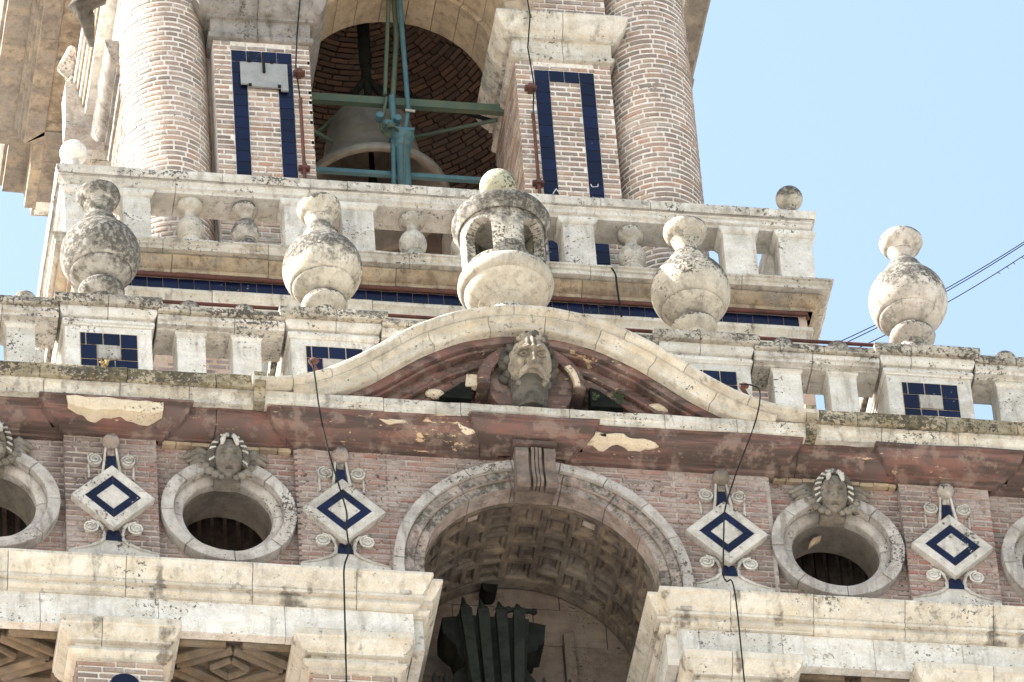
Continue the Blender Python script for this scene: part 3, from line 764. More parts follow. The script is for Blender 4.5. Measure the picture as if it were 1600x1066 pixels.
# ================================================================== MAIN CORNICE AND PEDIMENT
RB = [(-.02, 1.925), (.33, 1.925), (.33, 1.885), (.31, 1.88), (.305, 1.84), (.28, 1.78), (.21, 1.715), (.13, 1.685), (.09, 1.68), (.09, 1.655), (.055, 1.65), (.045, 1.615), (-.02, 1.61)]
bm_ = thing('red_bed_moulding', 'dark red painted mouldings with peeling patches, under the main stone cornice', 'moulding', (0, 0, 1.6))
path = [(-6.9, 0), (-5.10, 0), (-5.10, -.1), (-4.09, -.1), (-4.09, 0), (-2.62, 0), (-2.62, -.11), (-.42, -.11), (-.42, -.2), (.36, -.2), (.36, -.11), (2.62, -.11), (2.62, 0), (4.09, 0), (4.09, -.1), (5.10, -.1), (5.10, 0), (6.9, 0)]
sweep('moulding_length', RB, path, M_red, bm_, [3.6, 6.6, 10.4], wob=.012, rag=.006, smooth=40)
box('core', -6.9, 6.9, 0.0, .6, 1.62, 2.3, M_red, bm_)
def peel(pts, y, label, mat=M_cream, tk=.03):
    P = []
    for (a, b) in zip(pts, pts[1:]+pts[:1]):
        for k in range(4):
            t_ = k/4; q = (a[0]+(b[0]-a[0])*t_, a[1]+(b[1]-a[1])*t_)
            n = noise.noise_vector(Vector((q[0]*9, q[1]*9, 1)))*.03; P.append((q[0]+n.x, q[1]+n.y))
    n = len(P)
    cx_ = sum(p[0] for p in P)/n; cz_ = sum(p[1] for p in P)/n
    def Y(zv): return y(zv) if callable(y) else y
    vs = [(a, Y(b), b) for a, b in P]+[(a, Y(b)+tk, b) for a, b in P]+[(cx_+(a-cx_)*.55, Y(cz_+(b-cz_)*.55)-.004, cz_+(b-cz_)*.55) for a, b in P]+[(cx_, Y(cz_)-.004, cz_)]
    fs = [(i, (i+1) % n, n+(i+1) % n, n+i) for i in range(n)]+[(i, 2*n+i, 2*n+(i+1) % n, (i+1) % n) for i in range(n)]+[(2*n+i, 3*n, 2*n+(i+1) % n) for i in range(n)]
    o = mesh('plaster_patch', vs, fs, mat); tag(o, label, 'plaster patch'); return o
def sil(z):      # front of red moulding with height
    q = sorted([(zz_, p) for p, zz_ in RB if p > 0])
    for (za, pa), (zb, pb) in zip(q, q[1:]):
        if za <= z <= zb and zb > za: return -(pa+(pb-pa)*(z-za)/(zb-za))
    return -.3
peel([(-5.13, 1.88), (-4.72, 1.885), (-4.45, 1.87), (-4.08, 1.87), (-4.10, 1.74), (-4.25, 1.69), (-4.55, 1.73), (-4.9, 1.70), (-5.12, 1.76)], -.44, 'large bare cream plaster patch above the leftmost diamond ornament', tk=.2)
peel([(.42, 1.86), (.60, 1.86), (.68, 1.80), (.95, 1.83), (1.03, 1.79), (1.33, 1.77), (1.36, 1.73), (1.15, 1.70), (.9, 1.72), (.7, 1.70), (.4, 1.73)], lambda z: sil(z)-.125, 'long cream peeled patch right of the keystone', tk=.02)
peel([(-1.74, 1.83), (-1.45, 1.84), (-1.40, 1.81), (-1.60, 1.79)], lambda z: sil(z)-.122, 'small cream peeled patch left of the keystone', tk=.02)
peel([(-.86, 1.84), (-.74, 1.79), (-.66, 1.76), (-.76, 1.74), (-.84, 1.77)], lambda z: sil(z)-.122, 'small cream peeled patch nearest the keystone on its left', tk=.02)

for x0, x1, lb in ((-4.06, -2.66, 'left of the arch'), (2.66, 4.02, 'right of the arch')):
    mb = MB(); x = x0
    while x < x1:
        l = U_(.1, .28); mb.box(x, min(x+l, x1), -.065-U_(0, .02), 0, 1.595-U_(0, .02), 1.635); x += l+.006
    o = mb.build('rusty_ledge', M_orange, None, wob=.01, ws=12); tag(o, 'broken rust coloured brick ledge above the round window '+lb, 'ledge', 'broken ledges'); o['kind'] = 'stuff'
# rust stained raw brick row below the moulding at windows
CO = [(-.15, 2.30), (.47, 2.30), (.50, 2.27), (.505, 2.12), (.49, 2.095), (.455, 2.09), (.455, 2.065), (.43, 2.06), (.425, 2.03), (.40, 1.985), (.39, 1.975), (.39, 1.93), (-.15, 1.93)]
CT = [(-.15, 2.30), (.47, 2.30), (.50, 2.27), (.505, 2.12), (.49, 2.095), (-.15, 2.095)]
CB = [(-.15, 2.092), (.455, 2.092), (.455, 2.065), (.43, 2.06), (.425, 2.03), (.40, 1.985), (.39, 1.975), (.39, 1.93), (-.15, 1.93)]
mc = thing('main_cornice', 'projecting stone cornice with mossy top slabs, carrying the balustrade', 'cornice', (0, -.2, 1.93))
for s in (-1, 1):
    path = [(-6.9, -.02), (-3.1, -.02)] if s < 0 else [(3.1, -.02), (6.9, -.02)]
    sweep('coping_slab', CT, path, M_slab, mc, joints(3.8, .8), wob=.006, rag=.01)
    sweep('cornice_stone', CB, path, M_stone, mc, joints(3.8, 1.0))
    # block where the hood starts
    xa, xb = (-3.10, -2.98) if s < 0 else (2.98, 3.10)
    sweep('break_stone', [(p+(.07 if p > 0 else 0), z) for p, z in CO], [(xa, -.02), (xb, -.02)], M_slab, mc)
BC = [(-.1, 2.10), (.43, 2.10), (.435, 2.0), (.42, 1.985), (.42, 1.93), (.41, 1.925), (-.1, 1.925)]
sweep('cornice_stone', BC, [(-2.98, -.04), (2.98, -.04)], M_stone, mc, [1.3, 2.15, 3.35, 4.4, 5.2], wob=.006, rag=.006)

# hood of the pediment
HP = [(0, 3.565), (.25, 3.55), (.45, 3.515), (.65, 3.465), (.85, 3.395), (1.1, 3.27), (1.35, 3.12), (1.6, 2.93), (1.8, 2.77), (2.0, 2.62), (2.2, 2.49), (2.4, 2.385), (2.6, 2.31), (2.8, 2.265), (3.0, 2.25), (3.12, 2.25)]
hd = thing('pediment_hood', 'wavy cream stone hood mould rising over the carved face', 'pediment', (0, -.4, 2.2))
full = [(-x, z) for x, z in HP[::-1]]+HP[1:]
def catmull(P, k=5):
    out = []
    for i in range(len(P)-1):
        p0 = P[max(i-1, 0)]; p1 = P[i]; p2 = P[i+1]; p3 = P[min(i+2, len(P)-1)]
        for j in range(k):
            t = j/k; out.append(tuple(.5*((2*p1[c])+(-p0[c]+p2[c])*t+(2*p0[c]-5*p1[c]+4*p2[c]-p3[c])*t*t+(-p0[c]+3*p1[c]-3*p2[c]+p3[c])*t**3) for c in (0, 1)))
    out.append(P[-1]); return out
HC = catmull(full, 4)
def hood_sweep(name, prof, mat, parent, cuts, x_lim=9, wob=.004, zmin=-9):
    """prof: (depth below the curve, y)"""
    pts = [p for p in HC if abs(p[0]) < x_lim]; n = len(pts); secs = []
    for i in range(n):
        a = Vector(pts[max(i-1, 0)]); b = Vector(pts[min(i+1, n-1)]); d = (b-a).normalized(); nn = Vector((d.y, -d.x))
        secs.append((Vector(pts[i]), nn))
    bounds = [0]+[min(range(n), key=lambda i: abs(pts[i][0]-c)) for c in cuts]+[n-1]
    for bi in range(len(bounds)-1):
        ia, ib = bounds[bi], bounds[bi+1]
        if ib-ia < 1: continue
        vs = []; fs = []; m = len(prof)
        for i in range(ia, ib+1):
            p, nn = secs[i]; sh_ = 0
            if i == ia and bi: sh_ = .003
            if i == ib and bi < len(bounds)-2: sh_ = -.003
            dirx = Vector((-nn.y, nn.x))
            for dpt, y in prof:
                q = p+nn*dpt+dirx*sh_; v = (q.x, y, max(q.y, zmin)); vs.append(jit(v, wob, 4))
        k = ib-ia
        for i in range(k):
            for j in range(m): fs.append((i*m+j, i*m+(j+1) % m, (i+1)*m+(j+1) % m, (i+1)*m+j))
        fs += [tuple(range(m)), tuple(k*m+j for j in range(m))[::-1]]
        mesh(name, vs, fs, mat, parent, 40)
tor = [(0, -.10), (0, -.50), (.015, -.56), (.05, -.60), (.09, -.605), (.125, -.575), (.14, -.53), (.14, -.10)]
hood_sweep('roll_stone', tor, M_hood, hd, [-2.72, -2.3, -1.55, -.9, -.2, .45, 1.1, 1.75, 2.4])
cor = [(.142, -.10), (.142, -.535), (.165, -.54), (.175, -.50), (.20, -.475), (.29, -.47), (.30, -.455), (.305, -.44), (.305, -.10)]
hood_sweep('corona_stone', cor, M_hood, hd, [-1.9, -1.2, -.5, .2, .85, 1.5, 2.1], 2.75, zmin=2.102)
ty = thing('tympanum', 'dark red recessed pediment panel behind the carved face', 'pediment panel', (0, -.1, 2.2))
def band(d0, d1, y0, y1, xl, mat=M_red): hood_sweep('arched_band', [(d0, y1), (d0, y0), ((d0+d1)/2, y0-.012), (d1, y0+.005), (d1, y1)], mat, ty, [], xl, wob=.007, zmin=2.102)
band(.306, .40, -.36, .1, 2.6); band(.40, .44, -.30, .1, 2.5); band(.44, .56, -.19, .1, 2.45); band(.56, .60, -.24, .1, 2.3); band(.60, .70, -.17, .1, 2.2); band(.70, .74, -.20, .1, 2.15); band(.74, .84, -.12, .1, 2.1)
MB().prism([(-2.6, 2.1), (2.6, 2.1)]+[(x, z-.3) for x, z in HC if abs(x) < 2.2][::-1], -.02, .08).build('field', M_red, ty)
# inner broken segmental arch
for s in (-1, 1):
    for (r0_, r1_, y) in [(1.30, 1.42, -.20), (1.22, 1.30, -.15)]:
        a0, a1 = (radians(52), radians(82)) if s > 0 else (radians(98), radians(128))
        ringblock('segment_band', [(r0_, y), (r1_, y), (r1_, .05), (r0_, .05)], 0, 1.55, a0, a1, 14, M_red, ty, wob=.008)
for s in (-1, 1):
    pass
ringblock('medallion_ring', [(.46, -.34), (.50, -.36), (.57, -.36), (.60, -.33), (.60, 0), (.46, 0)], 0, 2.58, radians(-5), radians(70), 14, M_red, ty, wob=.006)
ringblock('medallion_ring', [(.46, -.34), (.50, -.36), (.57, -.36), (.60, -.33), (.60, 0), (.46, 0)], 0, 2.58, radians(110), radians(185), 14, M_red, ty, wob=.006)
mb = MB().tube([(0, -.26, 2.58), (0, -.02, 2.58)], .46, 32); mb.build('medallion_disc', M_red, ty, 40)
ringblock('bare_plaster_strip', [(.46, -.345), (.47, -.375), (.53, -.375), (.53, -.34)], 0, 2.58, radians(-3), radians(34), 8, M_cream, ty, wob=.014)
ringblock('bare_plaster_strip', [(.60, -.33), (.60, -.30), (.72, -.28), (.70, -.26), (.6, -.2)], 0, 2.58, radians(168), radians(184), 6, M_cream, ty, wob=.014)
for i, (x, y, z, sx, sz) in enumerate([(1.42, -.18, 2.47, .34, .07), (-1.05, -.2, 2.46, .22, .07)]):
    MB().ball((x, y, z), 1, 8, (sx/2, .05, sz), .35).build('bare_plaster_lump', M_cream, ty, 60)
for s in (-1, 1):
    MB().prism([(s*.66, 2.36), (s*1.02, 2.36), (s*.76, 2.60), (s*.66, 2.64)], -.268, -.10).build('hollow_shade_panel', M_black, ty)  # near-black flat panels: shade of open hollows put into the colour

# big carved face
fc = thing('stone_mask', 'bearded carved stone face with open mouth and curly hair in the pediment', 'carved head', (-.02, -.4, 2.8))
B = [(0, .03, .026, .10, .10), (0, -.050, .050, .030, .095), (-.095, .07, .052, .036, -.14), (.095, .07, .052, .036, -.14), (-.07, -.055, .022, .05, -.05), (.07, -.055, .022, .05, -.05), (-.095, .062, .034, .018, .10), (.095, .062, .034, .018, .10),
     (-.075, .135, .07, .022, .09), (.075, .135, .07, .022, .09), (-.03, .20, .012, .08, -.05), (.03, .20, .012, .08, -.05), (-.06, .22, .026, .07, .04), (0, .23, .026, .08, .045), (.06, .22, .026, .07, .04), (-.14, -.03, .04, .07, .045), (.14, -.03, .04, .07, .045),
     (0, -.20, .085, .055, -.19), (0, -.285, .10, .025, .03), (0, -.335, .07, .05, .04)]
vs, fs = face_mesh(-.02, -.42, 2.775, .24, .22, .33, B, 110, 90, tilt=.42, ns=.012, nsc=11)
mesh('face', vs, fs, M_face, fc, 80)
def onface(x, z, out=.0):      # point on the tilted face plane
    t_ = .42; y = -.21-out; return (-.02+x, -.42+y*cos(t_)-z*sin(t_), 2.775+y*sin(t_)+z*cos(t_))
for s in (-1, 1):
    MB().tube([onface(s*.005, -.085, .02), onface(s*.06, -.10, .035), onface(s*.115, -.15, .01), onface(s*.15, -.22, -.03)], [.03, .036, .032, .015], 8).build('moustache', M_face, fc, 70, wob=.008, ws=20)
    MB().tube([onface(s*.025, .125, .02), onface(s*.08, .155, .015), onface(s*.15, .125, -.035)], [.020, .022, .012], 8).build('eyebrow', M_face, fc, 70, wob=.006, ws=20)
    MB().tube([onface(s*.05, .06, -.01), onface(s*.095, .088, -.005), onface(s*.14, .06, -.03)], .009, 6).build('eyelid', M_face, fc, 70)
    MB().tube([onface(s*.05, .06, -.01), onface(s*.095, .040, -.01), onface(s*.14, .06, -.03)], .008, 6).build('eyelid', M_face, fc, 70)
MB().ball(onface(0, -.19, -.10), .09, 10, (1.0, .5, .55)).build('mouth', M_mask, fc, 80)
hb = MB()
rr = random.Random(5)
for ring, (rx, rz, n, r, y) in enumerate([(.25, .275, 12, .058, -.42), (.28, .285, 13, .068, -.32), (.27, .25, 11, .07, -.22)]):
    for i in range(n):
        a = radians(-42+264*i/(n-1))+rr.uniform(-.05, .05)
        c = (-.02+rx*cos(a), y+rr.uniform(-.02, .02)-.16*sin(a), 2.79+rz*sin(a))
        hb.ball(c, r*rr.uniform(.85, 1.15), 7, (1, .9, 1.1), .4)
hb.build('hair', M_hair, fc, 70, wob=.012, ws=22)
hb = MB()
for i in range(6):
    a = radians(52+76*i/5); hb.ball((-.02+.21*cos(a), -.60, 2.80+.25*sin(a)), .04*rr.uniform(.8, 1.2), 7, (1, .8, 1), .4)
hb.build('fringe', M_face, fc, 70, wob=.010, ws=22)
for s in (-1, 1):
    hb = MB()
    for (dx, dz) in [(.16, -.22), (.13, -.28), (.07, -.315), (.18, -.15)]: hb.ball((-.02+s*dx, -.42, 2.78+dz), .045, 6, (1, .8, 1), .5)
    hb.build('beard', M_face, fc, 70, wob=.012, ws=22)
MB().lathe([(.17, 2.2), (.19, 2.3), (.20, 2.45), (.22, 2.6)], (-.02, -.28, 0), 20).build('neck', M_hair, fc, 60, wob=.01)  # dark hair stone puts the neck's shade into its colour

# weeds
def weed(x, y, z, n, h, mat, label):
    mb = MB()
    for i in range(n):
        a = U_(0, 2*pi); l = h*U_(.4, 1); dx, dy = cos(a)*l*.45, sin(a)*l*.3-.02
        p = [(x+U_(-.03, .03), y, z), (x+dx*.4, y+dy*.4, z+l*.6), (x+dx, y+dy, z+l)]
        mb.tube(p, [.005, .004, .002], 4)
        for k in range(7):
            t = k/7; q = Vector(p[0]).lerp(Vector(p[2]), .2+.8*t); b = U_(0, 2*pi); e = q+Vector((cos(b)*.035, sin(b)*.02, U_(0, .03)))
            u = Vector((0, .0, .012)); mb.add([q, (q+e)/2+u, e, (q+e)/2-u], [(0, 1, 2, 3)])
    o = mb.build('weed', mat); tag(o, label, 'plant'); return o
weed(.98, -.26, 2.42, 11, .22, M_weed, 'feathery green weed growing by the dark panel of the pediment, right of the face')
weed(.70, -.30, 2.42, 6, .10, M_weed, 'tiny green weed beside the medallion, nearest the face')
weed(-4.72, -.49, 2.27, 9, .13, M_dry, 'dry brown tuft on the cornice below the leftmost tiled pedestal')
weed(-4.86, -.50, 2.10, 7, .09, M_dry, 'dry tuft hanging in a joint of the cornice at far left')

# ================================================================== LOWER BALUSTRADE
PXs = [-4.585, -2.09, 2.09, 4.585]
plab = ['under the darkest urn at far left', 'under the second urn from left', 'under the third urn from left', 'under the urn at far right']
def pedestal(cx, label, seed, tilesc=(3,)):
    t = thing('pedestal', label, 'pedestal', (cx, .6, 2.3), 'tiled urn pedestals of the balustrade')
    y0, y1 = .1, 1.06; hw = .478
    box('body', cx-hw, cx+hw, y0, y1, 2.25, 3.56, M_clean, t, wob=.004)
    path = [(cx-hw, y1), (cx-hw, y0), (cx+hw, y0), (cx+hw, y1), (cx-hw+.001, y1)]
    sweep('cap_moulding', [(-.1, 3.545), (.028, 3.545), (.034, 3.50), (.018, 3.485), (.015, 3.465), (.004, 3.46), (-.1, 3.46)], path, M_clean, t, [], wob=.002)
    jj = [.96+hw*U_(.6, 1.1)]
    sweep('fascia_stone', [(-.1, 3.72), (.055, 3.72), (.06, 3.67), (.045, 3.625), (.02, 3.60), (-.012, 3.6), (-.012, 3.547), (-.1, 3.547)], path, M_clean, t, jj, wob=.003)
    sweep('slab_stone', [(-.2, 3.865), (.10, 3.865), (.12, 3.845), (.122, 3.745), (.11, 3.722), (-.2, 3.722)], path, M_cap, t, jj, wob=.006, rag=.008)
    box('top', cx-hw-.02, cx+hw+.02, y0-.02, y1, 3.70, 3.86, M_cap, t)
    box('plinth_slab', cx-.44, cx+.44, .12, 1.02, 3.868, 3.95, M_cap, t, wob=.012)
    # tile panel
    tz = 3.36; zs = [3.36, 3.245, 3.0, 2.85]
    zb = 2.87
    bed = box('tile_panel', cx-.318, cx+.318, y0-.004, y0+.02, zb-.3, tz+.005, M_cream, t)
    r = random.Random(seed)
    rows = [(3.355, 3.232), (3.228, 3.112), (3.108, 2.99)]
    def T(xa, xb, za, zb_, m=M_tile): tile(bed, cx+(xa+xb)/2, (za+zb_)/2, xb-xa, za-zb_, y0-.012, .02, mat=m)
    T(-.315, -.255, 3.355, 3.18); T(-.25, -.065, 3.355, 3.18); T(-.06, .125, 3.355, 3.18); T(.13, .315, 3.355, 3.15)
    T(-.315, -.135, 3.175, 2.965); T(.13, .315, 3.145, 2.965)
    box('centre_stone', cx-.13, cx+.125, y0-.02, y0+.01, 2.968, 3.172, M_volute, t, wob=.003)
    T(-.315, -.13, 2.96, 2.79); T(-.125, .06, 2.96, 2.79); T(.065, .315, 2.96, 2.79)
    # moulded wing behind
    sweep('rear_pier', [(0, 2.2), (0, 4.0), (-.05, 4.0), (-.05, 2.2)], [(cx-.80, 1.5), (cx-.80, 1.08), (cx-.50, 1.08)], M_clean, t, [])
for k, cx in enumerate(PXs): pedestal(cx, 'white stone pedestal with a blue tile panel, '+plab[k], k)

RP = [(-.50, 3.80), (0.02, 3.80), (.045, 3.775), (.05, 3.70), (.035, 3.682), (0, 3.678), (0, 3.61), (-.03, 3.60), (-.03, 3.56), (-.10, 3.558), (-.10, 3.535), (-.50, 3.535)]
def rail(x0, x1, label):
    t = thing('balustrade_rail', label, 'railing', ((x0+x1)/2, .1, 3.55), 'rail lengths of the lower balustrade')
    top = [(p, z) for p, z in RP if z >= 3.682]+[(-.5, 3.682)]
    bot = [(-.5, 3.679), (0, 3.679)]+[(p, z) for p, z in RP if z < 3.675]
    sweep('coping_stone', top, [(x0, .06), (x1, .06)], M_cap, t, joints(x1-x0, .55), wob=.006, rag=.01)
    sweep('rail_stone', bot, [(x0, .06), (x1, .06)], M_rail, t, joints(x1-x0, .9))
rail(-6.6, -5.13, 'lichened stone rail left of the leftmost pedestal'); rail(-4.04, -2.63, 'lichened stone rail between the two left pedestals')
rail(-1.55, 1.55, 'stone rail hidden behind the wavy hood'); rail(2.63, 4.04, 'blotched stone rail between the two right pedestals'); rail(5.13, 6.6, 'stone rail right of the rightmost pedestal')
def spost(cx, label):
    t = thing('square_baluster', label, 'baluster', (cx, .4, 2.3), 'square balusters of the lower balustrade')
    hw = .158; y0 = .19; y1 = .50
    box('shaft', cx-hw, cx+hw, y0, y1, 2.25, 3.49, M_clean, t, wob=.004)
    path = [(cx-hw, y1), (cx-hw, y0), (cx+hw, y0), (cx+hw, y1), (cx-hw+.001, y1)]
    sweep('cap', [(-.1, 3.533), (.022, 3.533), (.022, 3.50), (.008, 3.485), (0, 3.46), (-.1, 3.46)], path, M_clean, t, [], wob=.002)
for cx, lb in [(-6.2, 'square stone baluster cut by the left edge of the photo'), (-5.54, 'square stone baluster left of the leftmost pedestal'), (-3.66, 'square stone baluster just right of the leftmost pedestal'), (-3.045, 'square stone baluster just left of the second pedestal'),
               (3.0, 'square stone baluster just right of the third pedestal'), (3.63, 'square stone baluster just left of the rightmost pedestal'), (5.54, 'square stone baluster right of the rightmost pedestal')]: spost(cx, lb)
def rball(cx, label, y=.27, z=3.8, r=.135, mat=M_cap):
    o = MB().lathe([(.0, 0), (.075, 0), (.07, .03), (.06, .045)]+[(r*sin(a), .03+r-r*cos(a)) for a in [radians(q) for q in range(28, 181, 12)]], (cx, y, z-.035), 24).build('ball_finial', mat, None, 50)
    o.location = (0, 0, 0); tag(o, label, 'ball finial', 'ball finials'); return o
for cx, lb in [(-5.48, 'low stone ball on the rail left of the leftmost pedestal'), (-3.66, 'low grey ball on the rail, left one of the two between the left pedestals'), (-3.05, 'dark spotted ball on the rail, right one of the two between the left pedestals'),
               (3.0, 'low ball on the rail, left one of the two between the right pedestals'), (3.63, 'low ball on the rail, right one of the two between the right pedestals'), (5.54, 'grey ball on the rail right of the rightmost pedestal')]:
    rball(cx, lb)

# urns
def urn(cx, mat, label, dz=0, dk=.10):
    cy = .56; zb = 3.95+dz; t = thing('stone_urn', label, 'urn', (cx, cy, zb), 'stone urns on the balustrade')
    MB().lathe([(.0, .0), (.28, 0), (.28, .05), (.25, .10), (.17, .16), (.15, .26), (.16, .36), (.22, .41), (.25, .45), (.262, .49), (.25, .53), (.19, .585), (0, .60)], (cx, cy, zb), 40).build('foot', mat, t, 40, wob=.004)
    C = 5.0+dz-zb; R = .448
    lo = [(.16, C-R*.935)]+[(R*cos(a), C+R*1.02*sin(a)) for a in [radians(q) for q in range(-66, -37, 3)]]+[(R*.78, C-R*.612), (0, C-R*.612)]
    hi = [(0, C-R*.604), (R*.78, C-R*.604)]+[(R*cos(a), C+R*1.02*sin(a)) for a in [radians(q) for q in range(-35, 76, 3)]]+[(.10, C+R*1.02), (0, C+R*1.02)]
    MB().lathe(lo, (cx, cy, zb), 56).build('lower_bowl', mat, t, 40, wob=.004)
    MB().lathe(hi, (cx, cy, zb), 56).build('upper_bowl', mat, t, 40, wob=.004)
    k = 5.43+dz-zb; q_ = 1+dk/.235
    MB().lathe([(0, k-.06), (.20, k-.06), (.215, k+.02), (.21, k+.07), (.185, k+.12), (.15, k+.155), (.142, k+.165), (.118, k+.175), (.112, k+.20), (.118, k+.25), (.15, k+.234+dk), (0, k+.234+dk)], (cx, cy, zb), 36).build('collar', mat, t, 40, wob=.003)
    k += dk
    MB().lathe([(0, k+.236), (.15, k+.236), (.165, k+.26), (.17, k+.285), (.185, k+.30), (.205, k+.315), (.235, k+.37), (.25, k+.41), (.245, k+.455), (.215, k+.485), (.12, k+.50), (0, k+.50)], (cx, cy, zb), 36).build('cup', mat, t, 40, wob=.006, ws=9)
urn(-4.585, M_urnA, 'stone urn blackened with lichen, leftmost of the four', 0, .07)
urn(-2.09, M_urnB, 'stone urn with a dark spotted top, between the black one and the lantern')
urn(2.09, M_urnC, 'pale grey streaked stone urn just right of the lantern finial')
urn(4.585, M_urnD, 'brownish stone urn standing against the sky at right', .07, .08)

# lantern finial
ln = thing('lantern_finial', 'round hollow stone lantern with arched openings and a ball on top, above the hood', 'finial', (0, .66, 3.95))
c = (0, .66, 0)
box('base_block', -.22, .22, .45, .9, 3.2, 4.42, M_hood, ln)
MB().lathe([(0, 4.4), (.26, 4.4), (.25, 4.52), (.22, 4.58), (.25, 4.63), (.30, 4.68), (0, 4.70)], c, 40).build('foot', M_hood, ln, 40)
MB().lathe([(0, 4.66), (.27, 4.66), (.33, 4.70), (.335, 4.715), (.35, 4.72), (.43, 4.80), (.475, 4.87), (.478, 4.89), (.50, 4.90), (.53, 4.94), (.545, 5.00), (.535, 5.06), (.50, 5.10), (.47, 5.115), (0, 5.12)], c, 56).build('bowl', M_hood, ln, 40, wob=.004)
# drum with openings: wall pieces between
Rr, Ri = .475, .36; oa = [radians(-90+s) for s in (-34, 34, 102, 146, -102, 180)]
oa = [radians(q) for q in (-137, -47, 43, 133)]
z0_, z1_, hwA, zsp = 5.17, 5.80, radians(23), 5.56
def drum():
    mb = MB(); n = 192; zs = [5.115+(.83)*k/40 for k in range(41)]
    def solid(a, z):
        for q in oa:
            d = (a-q+pi) % (2*pi)-pi
            if z0_ < z < zsp and abs(d) < hwA: return False
            if z >= zsp and (d/hwA)**2+((z-zsp)/.17)**2 < 1: return False
        return True
    idx = {}
    def V(i, k, r):
        key = (i % n, k, r)
        if key not in idx:
            a = 2*pi*(i % n)/n; idx[key] = len(mb.v); mb.v.append((c[0]+r*cos(a), c[1]+r*sin(a), zs[k]))
        return idx[key]
    S_ = {}
    for i in range(n):
        for k in range(40): S_[(i, k)] = solid(2*pi*(i+.5)/n, (zs[k]+zs[k+1])/2)
    for i in range(n):
        for k in range(40):
            if not S_[(i, k)]: continue
            mb.f.append((V(i, k, Rr), V(i+1, k, Rr), V(i+1, k+1, Rr), V(i, k+1, Rr)))
            mb.f.append((V(i, k, Ri), V(i, k+1, Ri), V(i+1, k+1, Ri), V(i+1, k, Ri)))
            if not S_[((i+1) % n, k)]: mb.f.append((V(i+1, k, Rr), V(i+1, k, Ri), V(i+1, k+1, Ri), V(i+1, k+1, Rr)))
            if not S_[((i-1) % n, k)]: mb.f.append((V(i, k, Rr), V(i, k+1, Rr), V(i, k+1, Ri), V(i, k, Ri)))
            if k < 39 and not S_[(i, k+1)]: mb.f.append((V(i, k+1, Rr), V(i+1, k+1, Rr), V(i+1, k+1, Ri), V(i, k+1, Ri)))
            if k > 0 and not S_[(i, k-1)]: mb.f.append((V(i, k, Rr), V(i, k, Ri), V(i+1, k, Ri), V(i+1, k, Rr)))
    return mb
drum().build('drum', M_urnB, ln, 40, wob=.003)
MB().lathe([(0, 5.93), (.36, 5.93), (.50, 5.80), (.52, 5.83), (.535, 5.86), (.56, 5.90), (.565, 5.97), (.545, 6.02), (.50, 6.06), (.36, 6.17), (.20, 6.24), (.13, 6.27), (.12, 6.33), (0, 6.34)], c, 56).build('roof', M_urnA, ln, 40, wob=.006)
MB().lathe([(.1, 6.3), (.09, 6.45)], c, 20).build('ball_neck', M_urnA, ln, 40)
MB().ball((0, .66, 6.585), .21, 18).build('ball', stone('lichened_ball', (.50, .49, .36), (.40, .38, .27), stain_amt=.15, lichen=.3, warm=.1, bevel=0), ln, 60)

# tie rods
for x0, x1, lb in [(-4.0, -2.0, 'long rusty red iron tie rod behind the left urns'), (-2.0, 2.0, 'rusty red iron tie rod behind the lantern finial'), (2.0, 6.0, 'long rusty red iron tie rod behind the right urns')]:
    if x1 > 5: x1 = 4.6
    o = MB().tube([(x0+.01, 1.12, 4.90), (x1-.01, 1.12, 4.90)], .022, 8).build('tie_rod', M_iron, None, 50); tag(o, lb, 'iron rod', 'tie rods behind the urns')
MB
# ================================================================== MIDDLE STAGE
YC = 8.75
def sq(h): return [(-h, YC+h), (-h, YC-h), (h, YC-h), (h, YC+h)]
mw = thing('middle_wall', 'set back wall of the middle stage, seen between the lower balusters', 'wall', (0, YC, 2.3))
H = 4.36
box('wall', -H, H, YC-H, YC+H, 2.0, 8.5, M_pinkwall, mw)
sweep('string_course_stone', [(-.1, 8.26), (.05, 8.26), (.055, 8.20), (.03, 8.17), (.02, 7.98), (-.1, 7.98)], sq(H), M_entab, mw, [5.5, 7.1, 8.72+1.6, 8.72+3.5, 8.72+5.6, 8.72+7.2], closed=False)
for k in range(46):
    x = -H+.1+(k+.5)*((2*H-.2)/46); tile(mw, x, 8.365, (2*H-.2)/46, .185, YC-H-.012, .02)
rowz = 2.4
bricks(mw, -3.9, 3.9, 6.6, 7.9, YC-H, M_brickL, keep=lambda x, z: 7.0 < z < 7.9 and (-3.7 < x < -2.0), proud=.003, stuff=False)
mcn = thing('middle_cornice', 'weathered stone cornice under the upper balustrade, streaked grey and brown', 'cornice', (0, YC, 8.5))
MP = [(-.5, 8.84), (.30, 8.84), (.305, 8.81), (.285, 8.80), (.28, 8.765), (.26, 8.75), (.255, 8.70), (.20, 8.68), (.195, 8.66), (.15, 8.60), (.10, 8.555), (.075, 8.55), (.07, 8.50), (-.5, 8.50)]
Lm = 2*H
fj = [Lm+x for x in joints(Lm-.5, 1.05)]
mpt = [(p, z) for p, z in MP if z > 8.683]+[(-.5, 8.685)]; mpb = [(-.5, 8.682), (.19, 8.682), (.195, 8.66), (.15, 8.60), (.10, 8.555), (.075, 8.55), (.07, 8.50), (-.5, 8.50)]
sweep('cornice_stone', mpt, sq(H)+[(-H+.001, YC+H)], M_stone, mcn, [4.6]+fj+[Lm*2+3], wob=.007, rag=.008)
sweep('soffit_stone', mpb, sq(H)+[(-H+.001, YC+H)], M_band, mcn, [4.2]+[Lm+x for x in joints(Lm-.5, 1.3)]+[Lm*2+3], wob=.005)
o = MB().tube([(-H-.02, YC-H-.05, 8.475), (-1.5, YC-H-.05, 8.47), (H+.0, YC-H-.05, 8.475), (H+.0, YC-H-.05, 8.40)], .028, 8).build('iron_pipe', M_iron, None, 50)
